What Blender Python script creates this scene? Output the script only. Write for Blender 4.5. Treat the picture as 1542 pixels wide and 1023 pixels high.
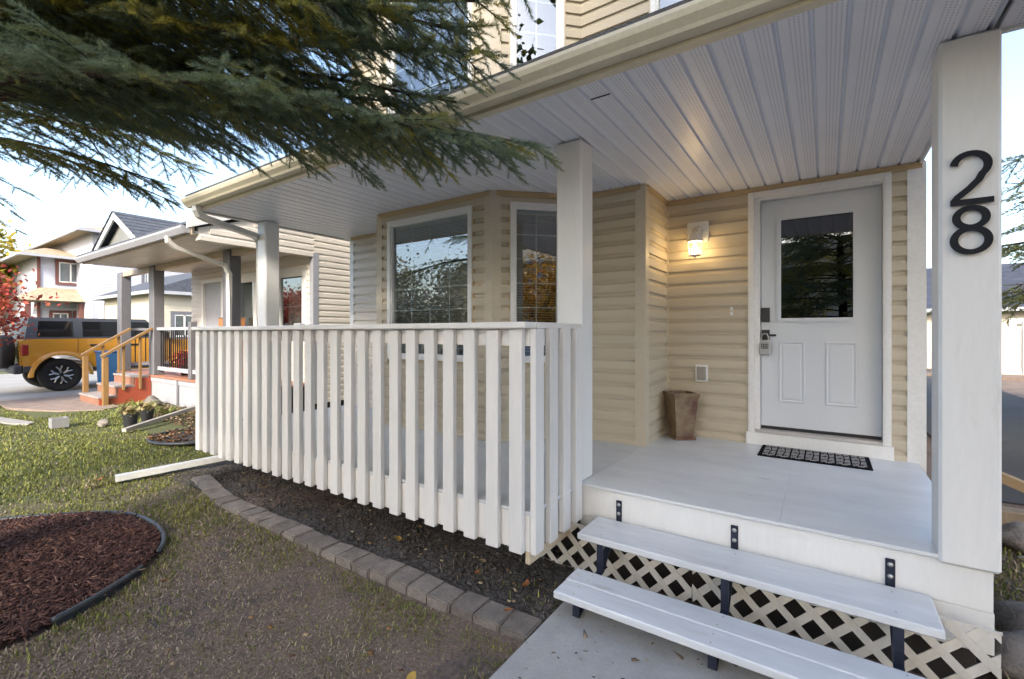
import bpy, bmesh, math, random
import numpy as np
from mathutils import Vector, Matrix
R = math.radians
random.seed(7)
rng = np.random.default_rng(11)
for o in list(bpy.data.objects):
    bpy.data.objects.remove(o)
S = bpy.context.scene
COL = S.collection

# ---------------------------------------------------------------- camera, sky, sun, exposure
cam = bpy.data.cameras.new('camera')
cam.sensor_width = 36.0
cam.lens = 693.4 / 1542 * 36
cam.shift_y = -10.5 / 1542
cam.clip_start = 0.05
cam.clip_end = 600
co = bpy.data.objects.new('camera', cam)
COL.objects.link(co)
co.location = (0, 0, 1.49)
co.rotation_euler = (R(90), 0, R(34.21))
S.camera = co

SUN_AZ = Vector((0.42, -0.907, 0)).normalized()      # horizontal direction towards the sun
SUN_EL = R(30)
W = bpy.data.worlds.new('World')
S.world = W
W.use_nodes = True
nt = W.node_tree
sky = nt.nodes.new('ShaderNodeTexSky')
sky.sky_type = 'NISHITA'
sky.sun_disc = False
sky.sun_elevation = SUN_EL
sky.sun_rotation = math.atan2(SUN_AZ.x, SUN_AZ.y)
sky.air_density = 1.0
sky.dust_density = 3.0
sky.ozone_density = 1.0
nt.nodes['Background'].inputs['Strength'].default_value = 0.15
nt.links.new(sky.outputs[0], nt.nodes['Background'].inputs['Color'])
sl = bpy.data.lights.new('sun', 'SUN')
sl.energy = 1.4
sl.angle = R(9)
sl.color = (1.0, 0.91, 0.78)
so = bpy.data.objects.new('sun', sl)
COL.objects.link(so)
sd = Vector((SUN_AZ.x * math.cos(SUN_EL), SUN_AZ.y * math.cos(SUN_EL), math.sin(SUN_EL)))
so.rotation_euler = sd.to_track_quat('Z', 'Y').to_euler()
so.location = sd * 40
S.view_settings.view_transform = 'Standard'
S.view_settings.look = 'None'
S.view_settings.exposure = 1.95
S.view_settings.gamma = 1.0
S.cycles.max_bounces = 7
S.cycles.diffuse_bounces = 4
S.cycles.glossy_bounces = 3
S.cycles.transparent_max_bounces = 10

# ---------------------------------------------------------------- materials
MATS = {}
def _n(t, k, **kw):
    n = t.nodes.new(k)
    for a, b in kw.items():
        setattr(n, a, b)
    return n
def pmat(name, col, rough=0.6, var=0.12, scale=3.0, bump=0.15, bscale=40.0, col2=None, metal=0.0,
         spec=0.5, coat=0.0, stretch=(1, 1, 1), fine=0.06, dist=0.004, trans=0.0, perobj=0.0, detail=6, scuff=0.0):
    """principled surface: base colour with broad wear, fine grain and a little relief (world-space noise)"""
    if name in MATS:
        return MATS[name]
    m = bpy.data.materials.new(name)
    m.use_nodes = True
    t = m.node_tree
    b = t.nodes['Principled BSDF']
    g = _n(t, 'ShaderNodeNewGeometry')
    mp = _n(t, 'ShaderNodeMapping')
    mp.inputs['Scale'].default_value = stretch
    t.links.new(g.outputs['Position'], mp.inputs['Vector'])
    n1 = _n(t, 'ShaderNodeTexNoise')
    n1.inputs['Scale'].default_value = scale
    n1.inputs['Detail'].default_value = detail
    n1.inputs['Roughness'].default_value = 0.65
    n2 = _n(t, 'ShaderNodeTexNoise')
    n2.inputs['Scale'].default_value = bscale
    n2.inputs['Detail'].default_value = 4
    t.links.new(mp.outputs[0], n1.inputs['Vector'])
    t.links.new(mp.outputs[0], n2.inputs['Vector'])
    c2 = col2 if col2 else tuple(max(0, c * (1 - var * 2)) for c in col)
    rp = _n(t, 'ShaderNodeMapRange')
    rp.inputs['From Min'].default_value = 0.3
    rp.inputs['From Max'].default_value = 0.7
    t.links.new(n1.outputs['Fac'], rp.inputs['Value'])
    mx = _n(t, 'ShaderNodeMix', data_type='RGBA')
    mx.inputs['A'].default_value = (*c2, 1)
    mx.inputs['B'].default_value = (*col, 1)
    t.links.new(rp.outputs[0], mx.inputs['Factor'])
    hs = _n(t, 'ShaderNodeHueSaturation')
    ma = _n(t, 'ShaderNodeMapRange')
    ma.inputs['From Min'].default_value = 0.25
    ma.inputs['From Max'].default_value = 0.75
    ma.inputs['To Min'].default_value = 1 - fine
    ma.inputs['To Max'].default_value = 1 + fine
    t.links.new(n2.outputs['Fac'], ma.inputs['Value'])
    if perobj:
        oi = _n(t, 'ShaderNodeObjectInfo')
        mr = _n(t, 'ShaderNodeMapRange')
        mr.inputs['To Min'].default_value = 1 - perobj
        mr.inputs['To Max'].default_value = 1 + perobj
        t.links.new(oi.outputs['Random'], mr.inputs['Value'])
        mm = _n(t, 'ShaderNodeMath', operation='MULTIPLY')
        t.links.new(ma.outputs[0], mm.inputs[0])
        t.links.new(mr.outputs[0], mm.inputs[1])
        t.links.new(mm.outputs[0], hs.inputs['Value'])
    else:
        t.links.new(ma.outputs[0], hs.inputs['Value'])
    if scuff:                                  # scattered scuffs and grime with hard-edged shapes of their own
        n3 = _n(t, 'ShaderNodeTexNoise')
        n3.inputs['Scale'].default_value = 7.0
        n3.inputs['Detail'].default_value = 12
        n3.inputs['Roughness'].default_value = 0.78
        t.links.new(mp.outputs[0], n3.inputs['Vector'])
        m3 = _n(t, 'ShaderNodeMapRange')
        m3.inputs['From Min'].default_value = 0.585
        m3.inputs['From Max'].default_value = 0.70
        m3.inputs['To Max'].default_value = scuff
        t.links.new(n3.outputs['Fac'], m3.inputs['Value'])
        mx3 = _n(t, 'ShaderNodeMix', data_type='RGBA')
        mx3.inputs['B'].default_value = (0.20, 0.17, 0.14, 1)
        t.links.new(m3.outputs[0], mx3.inputs['Factor'])
        t.links.new(mx.outputs['Result'], mx3.inputs['A'])
        t.links.new(mx3.outputs['Result'], hs.inputs['Color'])
    else:
        t.links.new(mx.outputs['Result'], hs.inputs['Color'])
    t.links.new(hs.outputs[0], b.inputs['Base Color'])
    b.inputs['Roughness'].default_value = rough
    b.inputs['Metallic'].default_value = metal
    b.inputs['Specular IOR Level'].default_value = spec
    b.inputs['Coat Weight'].default_value = coat
    if bump:
        bp = _n(t, 'ShaderNodeBump')
        bp.inputs['Strength'].default_value = bump
        bp.inputs['Distance'].default_value = dist
        t.links.new(n2.outputs['Fac'], bp.inputs['Height'])
        t.links.new(bp.outputs[0], b.inputs['Normal'])
    if trans:
        out = t.nodes['Material Output']
        tr = _n(t, 'ShaderNodeBsdfTranslucent')
        t.links.new(hs.outputs[0], tr.inputs['Color'])
        ms = _n(t, 'ShaderNodeMixShader')
        ms.inputs[0].default_value = trans
        t.links.new(b.outputs[0], ms.inputs[1])
        t.links.new(tr.outputs[0], ms.inputs[2])
        t.links.new(ms.outputs[0], out.inputs['Surface'])
    MATS[name] = m
    return m
def tintmat(name, stops, rough=0.6, trans=0.3, spec=0.3):
    """leaf / needle / blade colour picked by the per-piece attribute 'tint'"""
    m = bpy.data.materials.new(name)
    m.use_nodes = True
    t = m.node_tree
    b = t.nodes['Principled BSDF']
    a = _n(t, 'ShaderNodeAttribute', attribute_name='tint')
    cr = _n(t, 'ShaderNodeValToRGB')
    e = cr.color_ramp.elements
    while len(e) < len(stops):
        e.new(0.5)
    for i, (p, c) in enumerate(stops):
        e[i].position = p
        e[i].color = (*c, 1)
    t.links.new(a.outputs['Fac'], cr.inputs[0])
    t.links.new(cr.outputs[0], b.inputs['Base Color'])
    b.inputs['Roughness'].default_value = rough
    b.inputs['Specular IOR Level'].default_value = spec
    tr = _n(t, 'ShaderNodeBsdfTranslucent')
    t.links.new(cr.outputs[0], tr.inputs['Color'])
    ms = _n(t, 'ShaderNodeMixShader')
    ms.inputs[0].default_value = trans
    t.links.new(b.outputs[0], ms.inputs[1])
    t.links.new(tr.outputs[0], ms.inputs[2])
    t.links.new(ms.outputs[0], t.nodes['Material Output'].inputs['Surface'])
    return m
def glassmat(name, tint=(0.75, 0.8, 0.8), refl=0.10):
    m = bpy.data.materials.new(name)
    m.use_nodes = True
    t = m.node_tree
    t.nodes.remove(t.nodes['Principled BSDF'])
    tr = _n(t, 'ShaderNodeBsdfTransparent')
    tr.inputs[0].default_value = (*tint, 1)
    gl = _n(t, 'ShaderNodeBsdfGlossy')
    gl.inputs['Roughness'].default_value = 0.0
    gl.inputs['Color'].default_value = (0.95, 0.97, 1, 1)
    no = _n(t, 'ShaderNodeTexNoise')
    no.inputs['Scale'].default_value = 2.5
    g = _n(t, 'ShaderNodeNewGeometry')
    t.links.new(g.outputs['Position'], no.inputs['Vector'])
    bp = _n(t, 'ShaderNodeBump')
    bp.inputs['Strength'].default_value = 0.008
    bp.inputs['Distance'].default_value = 0.01
    t.links.new(no.outputs['Fac'], bp.inputs['Height'])
    t.links.new(bp.outputs[0], gl.inputs['Normal'])
    lw = _n(t, 'ShaderNodeLayerWeight')            # facing = 1 - |cos|: the same from either side of the sheet
    lw.inputs['Blend'].default_value = 0.5
    pw_ = _n(t, 'ShaderNodeMath', operation='POWER')
    pw_.inputs[1].default_value = 4.0
    t.links.new(lw.outputs['Facing'], pw_.inputs[0])
    ad = _n(t, 'ShaderNodeMath', operation='ADD', use_clamp=True)
    ad.inputs[1].default_value = refl
    t.links.new(pw_.outputs[0], ad.inputs[0])
    ms = _n(t, 'ShaderNodeMixShader')
    t.links.new(ad.outputs[0], ms.inputs[0])
    t.links.new(tr.outputs[0], ms.inputs[1])
    t.links.new(gl.outputs[0], ms.inputs[2])
    t.links.new(ms.outputs[0], t.nodes['Material Output'].inputs['Surface'])
    return m

M_WHITE = pmat('white_paint', (0.76, 0.77, 0.765), 0.45, var=0.05, scale=2.2, bump=0.25, bscale=70, stretch=(1, 1, .15), fine=0.025, dist=.002, perobj=0.03, scuff=.22)
M_RAIL = pmat('rail_paint', (0.745, 0.74, 0.725), 0.42, var=0.06, scale=3, bump=0.3, bscale=60, stretch=(1, 1, .1), fine=0.03, dist=.002, perobj=0.035, scuff=.25)
M_DECK = pmat('deck_paint', (0.67, 0.70, 0.725), 0.38, var=0.10, scale=3.2, bump=0.25, bscale=25, stretch=(.35, 1, 1), fine=0.03, dist=.003, scuff=.40)
M_STEP = pmat('step_paint', (0.68, 0.71, 0.74), 0.42, var=0.12, scale=6, bump=0.3, bscale=40, stretch=(.2, 1, 1), fine=0.04, dist=.002, scuff=.45)
M_SIDING = pmat('tan_siding', (0.51, 0.455, 0.35), 0.55, var=0.05, scale=1.6, bump=0.12, bscale=30, stretch=(.1, .1, 3), fine=0.03, perobj=0.025)
M_SIDEUP = M_SIDING
M_CORNER = pmat('tan_trim', (0.54, 0.485, 0.385), 0.5, var=0.05, bump=0.05)
M_JTRIM = pmat('dark_tan_trim', (0.50, 0.38, 0.22), 0.5, var=0.06, bump=0.05)
M_GUTTER = pmat('gutter_cream', (0.72, 0.66, 0.50), 0.4, var=0.05, bump=0.04)
M_GUTGREY = pmat('gutter_grey', (0.55, 0.54, 0.52), 0.4, var=0.06, bump=0.04)
M_DOWN = pmat('downspout_paint', (0.66, 0.655, 0.63), 0.4, var=0.08, bump=0.05)
M_DOOR = pmat('door_white', (0.60, 0.635, 0.675), 0.35, var=0.02, scale=1.5, bump=0.03, fine=0.01)
M_VINYL = pmat('white_vinyl', (0.73, 0.74, 0.74), 0.4, var=0.03, bump=0.03)
M_BLACK = pmat('black_satin', (0.012, 0.012, 0.014), 0.4, var=0.1, bump=0.05)
M_BLUEMET = pmat('bracket_steel', (0.028, 0.036, 0.065), 0.4, var=0.2, scale=20, bump=0.2, metal=0.3)
M_STEEL = pmat('zinc_bolt', (0.55, 0.55, 0.55), 0.35, metal=0.9, bump=0.1)
M_SILVER = pmat('silver_box', (0.42, 0.43, 0.44), 0.4, metal=0.5, bump=0.05)
M_DIGIT = pmat('digit_black', (0.010, 0.013, 0.020), 0.6, spec=.25, var=0.15, bump=0.1)
M_SHINGLE = pmat('shingles_grey', (0.13, 0.125, 0.12), 0.9, var=0.2, scale=6, bump=0.8, bscale=50, dist=.02, fine=0.25)
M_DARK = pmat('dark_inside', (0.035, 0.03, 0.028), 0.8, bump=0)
M_BLIND = pmat('blind_slat', (0.62, 0.60, 0.56), 0.5, bump=0)
M_CURT = pmat('curtain', (0.50, 0.48, 0.44), 0.8, bump=0, trans=0.2)
M_GLASS = glassmat('window_glass', refl=0.17)
M_DGLASS = glassmat('door_glass_tint', (0.10, 0.10, 0.11), refl=0.16)
M_LAMPG = glassmat('lamp_glass', (0.95, 0.93, 0.88), refl=0.02)
M_CONC = pmat('concrete', (0.42, 0.42, 0.41), 0.85, var=0.15, scale=2.6, bump=0.5, bscale=120, fine=0.10, dist=.003, scuff=.35)
M_ASPH = pmat('asphalt', (0.05, 0.05, 0.052), 0.9, var=0.2, scale=1.5, bump=0.7, bscale=90, fine=0.2, dist=.006)
M_PAVER = pmat('paver_block', (0.26, 0.225, 0.195), 0.9, var=0.22, scale=11, bump=0.9, bscale=90, fine=0.2, dist=.006, perobj=0.22)
M_BARK = pmat('spruce_bark', (0.075, 0.052, 0.038), 0.95, var=0.3, scale=14, bump=1.0, bscale=40, stretch=(1, 1, .4), dist=.02, fine=0.3)
M_WOOD = pmat('raw_timber', (0.30, 0.24, 0.17), 0.8, var=0.2, scale=8, bump=0.4, stretch=(1, 1, .2), fine=.12)
M_GOLDWOOD = pmat('stained_pine', (0.27, 0.16, 0.06), 0.5, var=0.14, scale=7, bump=0.2, stretch=(1, 1, .2), fine=.10)
M_ROCK = pmat('field_stone', (0.26, 0.235, 0.215), 0.9, var=0.25, scale=9, bump=0.8, bscale=60, dist=.01, fine=.2, perobj=.25)
M_EDGE = pmat('edging_plastic', (0.055, 0.062, 0.07), 0.42, var=0.3, scale=12, bump=0.1)

# ---------------------------------------------------------------- mesh helpers
class MB:
    """collects simple solids into one mesh"""
    def __init__(s):
        s.v = []; s.f = []; s.mi = []; s.cur = 0
    def quad(s, *p):
        i = len(s.v); s.v += [tuple(q) for q in p]; s.f.append(tuple(range(i, i + len(p)))); s.mi.append(s.cur)
    def hexa(s, a):                       # 8 points: bottom ring 0-3, top ring 4-7 (counter-clockwise from above)
        i = len(s.v); s.v += [tuple(q) for q in a]
        for f in ((3, 2, 1, 0), (4, 5, 6, 7), (0, 1, 5, 4), (1, 2, 6, 5), (2, 3, 7, 6), (3, 0, 4, 7)):
            s.f.append(tuple(i + k for k in f)); s.mi.append(s.cur)
        return s
    def box(s, x0, x1, y0, y1, z0, z1, c=0.0):
        if x1 < x0: x0, x1 = x1, x0
        if y1 < y0: y0, y1 = y1, y0
        if z1 < z0: z0, z1 = z1, z0
        if c <= 0:
            return s.hexa([(x0, y0, z0), (x1, y0, z0), (x1, y1, z0), (x0, y1, z0), (x0, y0, z1), (x1, y0, z1), (x1, y1, z1), (x0, y1, z1)])
        c = min(c, (x1 - x0) * .45, (y1 - y0) * .45, (z1 - z0) * .45)
        bm = bmesh.new()
        bmesh.ops.create_cube(bm, size=1)
        for v in bm.verts:
            v.co = ((x0 + x1) / 2 + v.co.x * (x1 - x0), (y0 + y1) / 2 + v.co.y * (y1 - y0), (z0 + z1) / 2 + v.co.z * (z1 - z0))
        bmesh.ops.bevel(bm, geom=bm.edges[:], offset=c, segments=1, affect='EDGES')
        s.addbm(bm)
        return s
    def addbm(s, bm, mat=None):
        i = len(s.v)
        bm.verts.index_update()
        for v in bm.verts:
            s.v.append(tuple(mat @ v.co if mat else v.co))
        for f in bm.faces:
            s.f.append(tuple(i + v.index for v in f.verts)); s.mi.append(s.cur)
        bm.free()
        return s
    def prism(s, poly, d, off=(0, 0, 0)):
        """poly: 3D points of one cap, d: extrusion vector"""
        n = len(poly); i = len(s.v); d = Vector(d)
        s.v += [tuple(Vector(p)) for p in poly] + [tuple(Vector(p) + d) for p in poly]
        s.f.append(tuple(range(i + n - 1, i - 1, -1))); s.mi.append(s.cur)
        s.f.append(tuple(range(i + n, i + 2 * n))); s.mi.append(s.cur)
        for k in range(n):
            a, b = k, (k + 1) % n
            s.f.append((i + a, i + b, i + n + b, i + n + a)); s.mi.append(s.cur)
        return s
    def tube(s, pts, r, seg=8, cap=True, flat=None):
        """round (or rectangular, flat=(w,h)) tube along points"""
        pts = [Vector(p) for p in pts]
        rr = r if isinstance(r, (list, tuple)) else [r] * len(pts)
        rings = []
        up = Vector((0, 0, 1))
        for k, p in enumerate(pts):
            t = (pts[min(k + 1, len(pts) - 1)] - pts[max(k - 1, 0)]).normalized()
            a = t.cross(up)
            if a.length < 1e-3: a = t.cross(Vector((0, 1, 0)))
            a.normalize(); b = a.cross(t).normalized()
            i = len(s.v)
            if flat:
                w, h = flat
                for (x, y) in ((-w, -h), (w, -h), (w, h), (-w, h)):
                    s.v.append(tuple(p + a * x + b * y))
                rings.append(range(i, i + 4))
            else:
                for q in range(seg):
                    an = 2 * math.pi * q / seg
                    s.v.append(tuple(p + a * (math.cos(an) * rr[k]) + b * (math.sin(an) * rr[k])))
                rings.append(range(i, i + seg))
        for A, B in zip(rings, rings[1:]):
            n = len(A)
            for q in range(n):
                s.f.append((A[q], A[(q + 1) % n], B[(q + 1) % n], B[q])); s.mi.append(s.cur)
        if cap:
            s.f.append(tuple(reversed(rings[0]))); s.mi.append(s.cur)
            s.f.append(tuple(rings[-1])); s.mi.append(s.cur)
        return s
    def lathe(s, prof, seg=24, mat=None):
        """profile [(r,z)] turned about local z; mat places it"""
        mat = mat or Matrix()
        rings = []
        for r, z in prof:
            i = len(s.v)
            for q in range(seg):
                an = 2 * math.pi * q / seg
                s.v.append(tuple(mat @ Vector((r * math.cos(an), r * math.sin(an), z))))
            rings.append(range(i, i + seg))
        for A, B in zip(rings, rings[1:]):
            for q in range(seg):
                s.f.append((A[q], A[(q + 1) % seg], B[(q + 1) % seg], B[q])); s.mi.append(s.cur)
        if prof[0][0] > 1e-4: s.f.append(tuple(reversed(rings[0]))); s.mi.append(s.cur)
        if prof[-1][0] > 1e-4: s.f.append(tuple(rings[-1])); s.mi.append(s.cur)
        return s
    def mesh(s, name, mats, smooth=False):
        me = bpy.data.meshes.new(name)
        me.from_pydata(s.v, [], s.f)
        mats = mats if isinstance(mats, (list, tuple)) else [mats]
        for m in mats: me.materials.append(m)
        if len(mats) > 1: me.polygons.foreach_set('material_index', s.mi)
        if smooth: me.polygons.foreach_set('use_smooth', [True] * len(me.polygons))
        me.update()
        return me
    def build(s, name, mats, parent=None, smooth=False, loc=None, label=None):
        return obj(name, s.mesh(name, mats, smooth), parent, loc, label)
def obj(name, me, parent=None, loc=None, label=None):
    o = bpy.data.objects.new(name, me)
    COL.objects.link(o)
    if loc is not None: o.location = loc
    if parent is not None:
        o.parent = parent
        w = Vector(parent['_w']) if '_w' in parent else Vector()
        o.matrix_parent_inverse = Matrix.Translation(-w)
    if label: o['label'] = label
    return o
def thing(name, label, cat, loc=(0, 0, 0), group=None):
    """an Empty at a thing's base; its parts are built in world coordinates"""
    e = bpy.data.objects.new(name, None)
    COL.objects.link(e)
    e.location = loc
    e['_w'] = loc
    e.empty_display_size = 0.2
    tag(e, label, cat, group)
    return e
def tag(o, label, cat, group=None):
    o['label'] = label; o['category'] = cat
    if group: o['group'] = group
    return o
def struct(o):
    o['kind'] = 'structure'; return o
def npmesh(name, v, f, mat, tint=None, smooth=False):
    """big meshes from numpy arrays (triangles or quads)"""
    me = bpy.data.meshes.new(name)
    v = np.ascontiguousarray(v, dtype=np.float32); f = np.ascontiguousarray(f, dtype=np.int32)
    k = f.shape[1]
    me.vertices.add(len(v)); me.vertices.foreach_set('co', v.ravel())
    me.loops.add(f.size); me.loops.foreach_set('vertex_index', f.ravel())
    me.polygons.add(len(f))
    me.polygons.foreach_set('loop_start', np.arange(0, f.size, k, dtype=np.int32))
    me.polygons.foreach_set('loop_total', np.full(len(f), k, dtype=np.int32))
    if smooth: me.polygons.foreach_set('use_smooth', np.ones(len(f), dtype=bool))
    me.update(calc_edges=True)
    if tint is not None:
        a = me.attributes.new('tint', 'FLOAT', 'POINT')
        a.data.foreach_set('value', np.ascontiguousarray(tint, dtype=np.float32))
    me.materials.append(mat)
    return me
def clip_rect(poly, x0, x1, y0, y1):
    def cl(P, ins, it):
        out = []
        for i, a in enumerate(P):
            b = P[(i + 1) % len(P)]
            if ins(a):
                out.append(a)
                if not ins(b): out.append(it(a, b))
            elif ins(b): out.append(it(a, b))
        return out
    def ix(c):
        return lambda a, b: (c, a[1] + (b[1] - a[1]) * (c - a[0]) / (b[0] - a[0]))
    def iy(c):
        return lambda a, b: (a[0] + (b[0] - a[0]) * (c - a[1]) / (b[1] - a[1]), c)
    for ins, it in ((lambda p: p[0] >= x0, ix(x0)), (lambda p: p[0] <= x1, ix(x1)), (lambda p: p[1] >= y0, iy(y0)), (lambda p: p[1] <= y1, iy(y1))):
        poly = cl(poly, ins, it)
        if len(poly) < 3: return []
    return poly
# ---------------------------------------------------------------- large structure: ground
M_LAWN = None
def lawn_material():
    m = bpy.data.materials.new('lawn_soil')
    m.use_nodes = True
    t = m.node_tree; b = t.nodes['Principled BSDF']
    g = _n(t, 'ShaderNodeNewGeometry')
    n1 = _n(t, 'ShaderNodeTexNoise'); n1.inputs['Scale'].default_value = 1.4; n1.inputs['Detail'].default_value = 9; n1.inputs['Roughness'].default_value = .7
    n2 = _n(t, 'ShaderNodeTexNoise'); n2.inputs['Scale'].default_value = 45; n2.inputs['Detail'].default_value = 5; n2.inputs['Roughness'].default_value = .7
    for n in (n1, n2): t.links.new(g.outputs['Position'], n.inputs['Vector'])
    c1 = _n(t, 'ShaderNodeValToRGB'); e = c1.color_ramp.elements
    e[0].position = .50; e[0].color = (.21, .15, .118, 1); e[1].position = .85; e[1].color = (.10, .115, .045, 1)
    e2 = e.new(.36); e2.color = (.10, .085, .078, 1)
    sx = _n(t, 'ShaderNodeSeparateXYZ'); t.links.new(g.outputs['Position'], sx.inputs[0])      # greener turf towards the neighbour
    mg = _n(t, 'ShaderNodeMapRange'); mg.inputs['From Min'].default_value = -4.2; mg.inputs['From Max'].default_value = -7.0; mg.inputs['To Max'].default_value = .45
    t.links.new(sx.outputs['X'], mg.inputs['Value'])
    am = _n(t, 'ShaderNodeMath', operation='ADD'); t.links.new(n1.outputs['Fac'], am.inputs[0]); t.links.new(mg.outputs[0], am.inputs[1])
    t.links.new(am.outputs[0], c1.inputs[0])
    hs = _n(t, 'ShaderNodeHueSaturation')
    mr = _n(t, 'ShaderNodeMapRange'); mr.inputs['From Min'].default_value = .3; mr.inputs['From Max'].default_value = .7
    mr.inputs['To Min'].default_value = .55; mr.inputs['To Max'].default_value = 1.35
    t.links.new(n2.outputs['Fac'], mr.inputs['Value']); t.links.new(mr.outputs[0], hs.inputs['Value'])
    t.links.new(c1.outputs[0], hs.inputs['Color']); t.links.new(hs.outputs[0], b.inputs['Base Color'])
    bp = _n(t, 'ShaderNodeBump'); bp.inputs['Strength'].default_value = 1; bp.inputs['Distance'].default_value = .02
    t.links.new(n2.outputs['Fac'], bp.inputs['Height']); t.links.new(bp.outputs[0], b.inputs['Normal'])
    b.inputs['Roughness'].default_value = .95
    return m
M_LAWN = lawn_material()
MULCH_C, MULCH_R = (-4.27, 0.27), 1.105
mb = MB()
xs = np.concatenate(([-300, -80, -40], np.linspace(-24, 12, 61), [40, 80, 300]))
ys = np.concatenate(([-300, -80, -40], np.linspace(-14, 26, 61), [40, 80, 300]))
def gz(x, y):
    return 0.012 * math.sin(x * 1.7 + y) + 0.01 * math.sin(y * 2.3 - x * .6) - 0.01
vv = [(x, y, gz(x, y) if abs(x) < 20 and abs(y) < 20 and not (-1.6 < x < 1.2 and y < 3) else (-0.12 if -1.5 < x < .62 and 2.3 < y < 4.3 else -0.01)) for y in ys for x in xs]
ff = []
n = len(xs)
for j in range(len(ys) - 1):
    for i in range(n - 1):
        ff.append((j * n + i, j * n + i + 1, (j + 1) * n + i + 1, (j + 1) * n + i))
mb.v = vv; mb.f = ff; mb.mi = [0] * len(ff)
struct(mb.build('lawn', M_LAWN, smooth=True))

# concrete walk to the steps: slabs with a tooled joint
mb = MB()
path = struct(MB().box(-1.17, 0.66, -12, 2.45, -0.06, 0.004).build('concrete_path', M_CONC))
for (a, b) in ((-12, -3.2), (-3.19, -1.1), (-1.09, 1.02), (1.03, 2.46)):
    MB().box(-1.185, 0.67, a, b, -0.05, 0.022, .008).build('slab', M_CONC, path)
# asphalt drive on the right, concrete drive and path at the neighbour's
struct(MB().box(1.25, 3.7, 5.75, 21.0, -0.06, 0.014).build('asphalt_drive', M_ASPH))
M_DRIVE = pmat('old_concrete', (0.33, 0.325, 0.31), 0.9, var=0.12, scale=1.2, bump=0.4, bscale=80, fine=.1)
struct(MB().box(-24.0, -14.4, -14, 9.0, -0.06, 0.02).build('driveway', M_DRIVE))
mb = MB()
M_PINKP = pmat('pink_pavers', (0.30, 0.235, 0.20), 0.9, var=0.2, scale=6, bump=0.5, bscale=70, fine=.18)
mb.prism([(-14.6, 1.9, -.03), (-13.2, 1.9, -.03), (-11.9, 2.35, -.03), (-11.4, 2.9, -.03), (-11.6, 3.2, -.03), (-14.6, 3.2, -.03)], (0, 0, .055))
struct(mb.build('paved_walk', M_PINKP))
mb = MB()
mb.prism([(-14.6, 1.25, -.03), (-12.2, 1.35, -.03), (-10.9, 1.62, -.03), (-10.6, 1.75, -.03), (-10.75, 1.85, -.03), (-12.0, 1.6, -.03), (-14.6, 1.55, -.03)], (0, 0, .05))
struct(mb.build('garden_path', M_DRIVE))

# ---------------------------------------------------------------- the house
ZD, ZS = 0.51, 2.768                       # deck top, soffit underside
YD, YA, YB = 4.587, 3.926, 3.334           # door wall, set-forward wall, bay front
XC, XR, XL = -1.294, 0.60, -5.27           # inner corner, right corner, left corner
house = thing('house', 'tan sided house with white railed porch and the number 28 on its post', 'house', (-2.3, 5.0, 0))
CH = 0.114
PROF = [(.002, .003), (.019, .003), (.0215, .0), (.0205, .068), (.017, .074), (.007, .084), (.004, .092), (.003, CH + .004), (.002, CH + .004)]
def siding_mesh(L, prof=PROF, cuts=1):
    mb = MB(); n = len(prof)
    st = [0, L]
    for s in st:
        for d, z in prof: mb.v.append((s, -d, z))
    for k in range(n):
        a, b = k, (k + 1) % n
        mb.f.append((a, b, n + b, n + a)); mb.mi.append(0)
    mb.f.append(tuple(range(n - 1, -1, -1))); mb.mi.append(0)
    mb.f.append(tuple(range(n, 2 * n))); mb.mi.append(0)
    return mb
_sc = {}
def wall_seg(root, p0, p1, z0, z1, openings=(), mat=None, joined=False, phase=0.0, thick=0.09, name='wall', backmat=None, label=None):
    """backing wall with horizontal lap siding; p0->p1 runs left to right seen from outside"""
    mat = mat or M_SIDING
    p0 = Vector((*p0, 0)); p1 = Vector((*p1, 0)); L = (p1 - p0).length
    d = (p1 - p0) / L; nrm = Vector((d.y, -d.x, 0))
    ang = math.atan2(d.y, d.x)
    def W3(s, o, z): return p0 + d * s + nrm * o + Vector((0, 0, z))
    # backing
    mb = MB()
    zs = sorted({z0, z1} | {z for o in openings for z in (o[2], o[3]) if z0 < z < z1})
    for za, zb in zip(zs, zs[1:]):
        iv = free_iv(L, [(o[0], o[1]) for o in openings if o[2] < (za + zb) / 2 < o[3]])
        for a, b in iv:
            mb.hexa([W3(a, -.001, za), W3(b, -.001, za), W3(b, -thick, za), W3(a, -thick, za), W3(a, -.001, zb), W3(b, -.001, zb), W3(b, -thick, zb), W3(a, -thick, zb)])
    wall = mb.build(name, backmat or mat, root, label=label)
    big = MB()
    k = 0
    z = z0 - phase
    M = Matrix.Translation(p0) @ Matrix.Rotation(ang, 4, 'Z')
    while z < z1 - 0.02:
        zt = min(z + CH, z1)
        zc = z + CH * .5
        iv = free_iv(L, [(o[0], o[1]) for o in openings if o[2] < zc < o[3]])
        for a, b in iv:
            if b - a < .015: continue
            h = zt - z
            prof = [(dd, min(zz, h)) for dd, zz in PROF] if h < CH - .002 else PROF
            if z < z0:
                prof = [(dd, max(zz, z0 - z)) for dd, zz in prof]
            if joined:
                sm = siding_mesh(b - a, prof); i = len(big.v)
                mm = M @ Matrix.Translation((a, 0, z))
                big.v += [tuple(mm @ Vector(v)) for v in sm.v]; big.f += [tuple(i + q for q in f) for f in sm.f]; big.mi += sm.mi
            else:
                key = (round(b - a, 3), round(h, 3), round(max(0, z0 - z), 3), mat.name)
                if key not in _sc: _sc[key] = siding_mesh(b - a, prof).mesh('siding_board', mat)
                o = bpy.data.objects.new('siding_board', _sc[key]); COL.objects.link(o)
                o.parent = wall
                o.location = W3(a, random.uniform(0, .0012), z); o.rotation_euler = (0, random.uniform(-.0009, .0009), ang)
        z += CH
    if joined:
        o = big.build('siding', mat, None)
        o.parent = wall
    return wall
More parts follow.
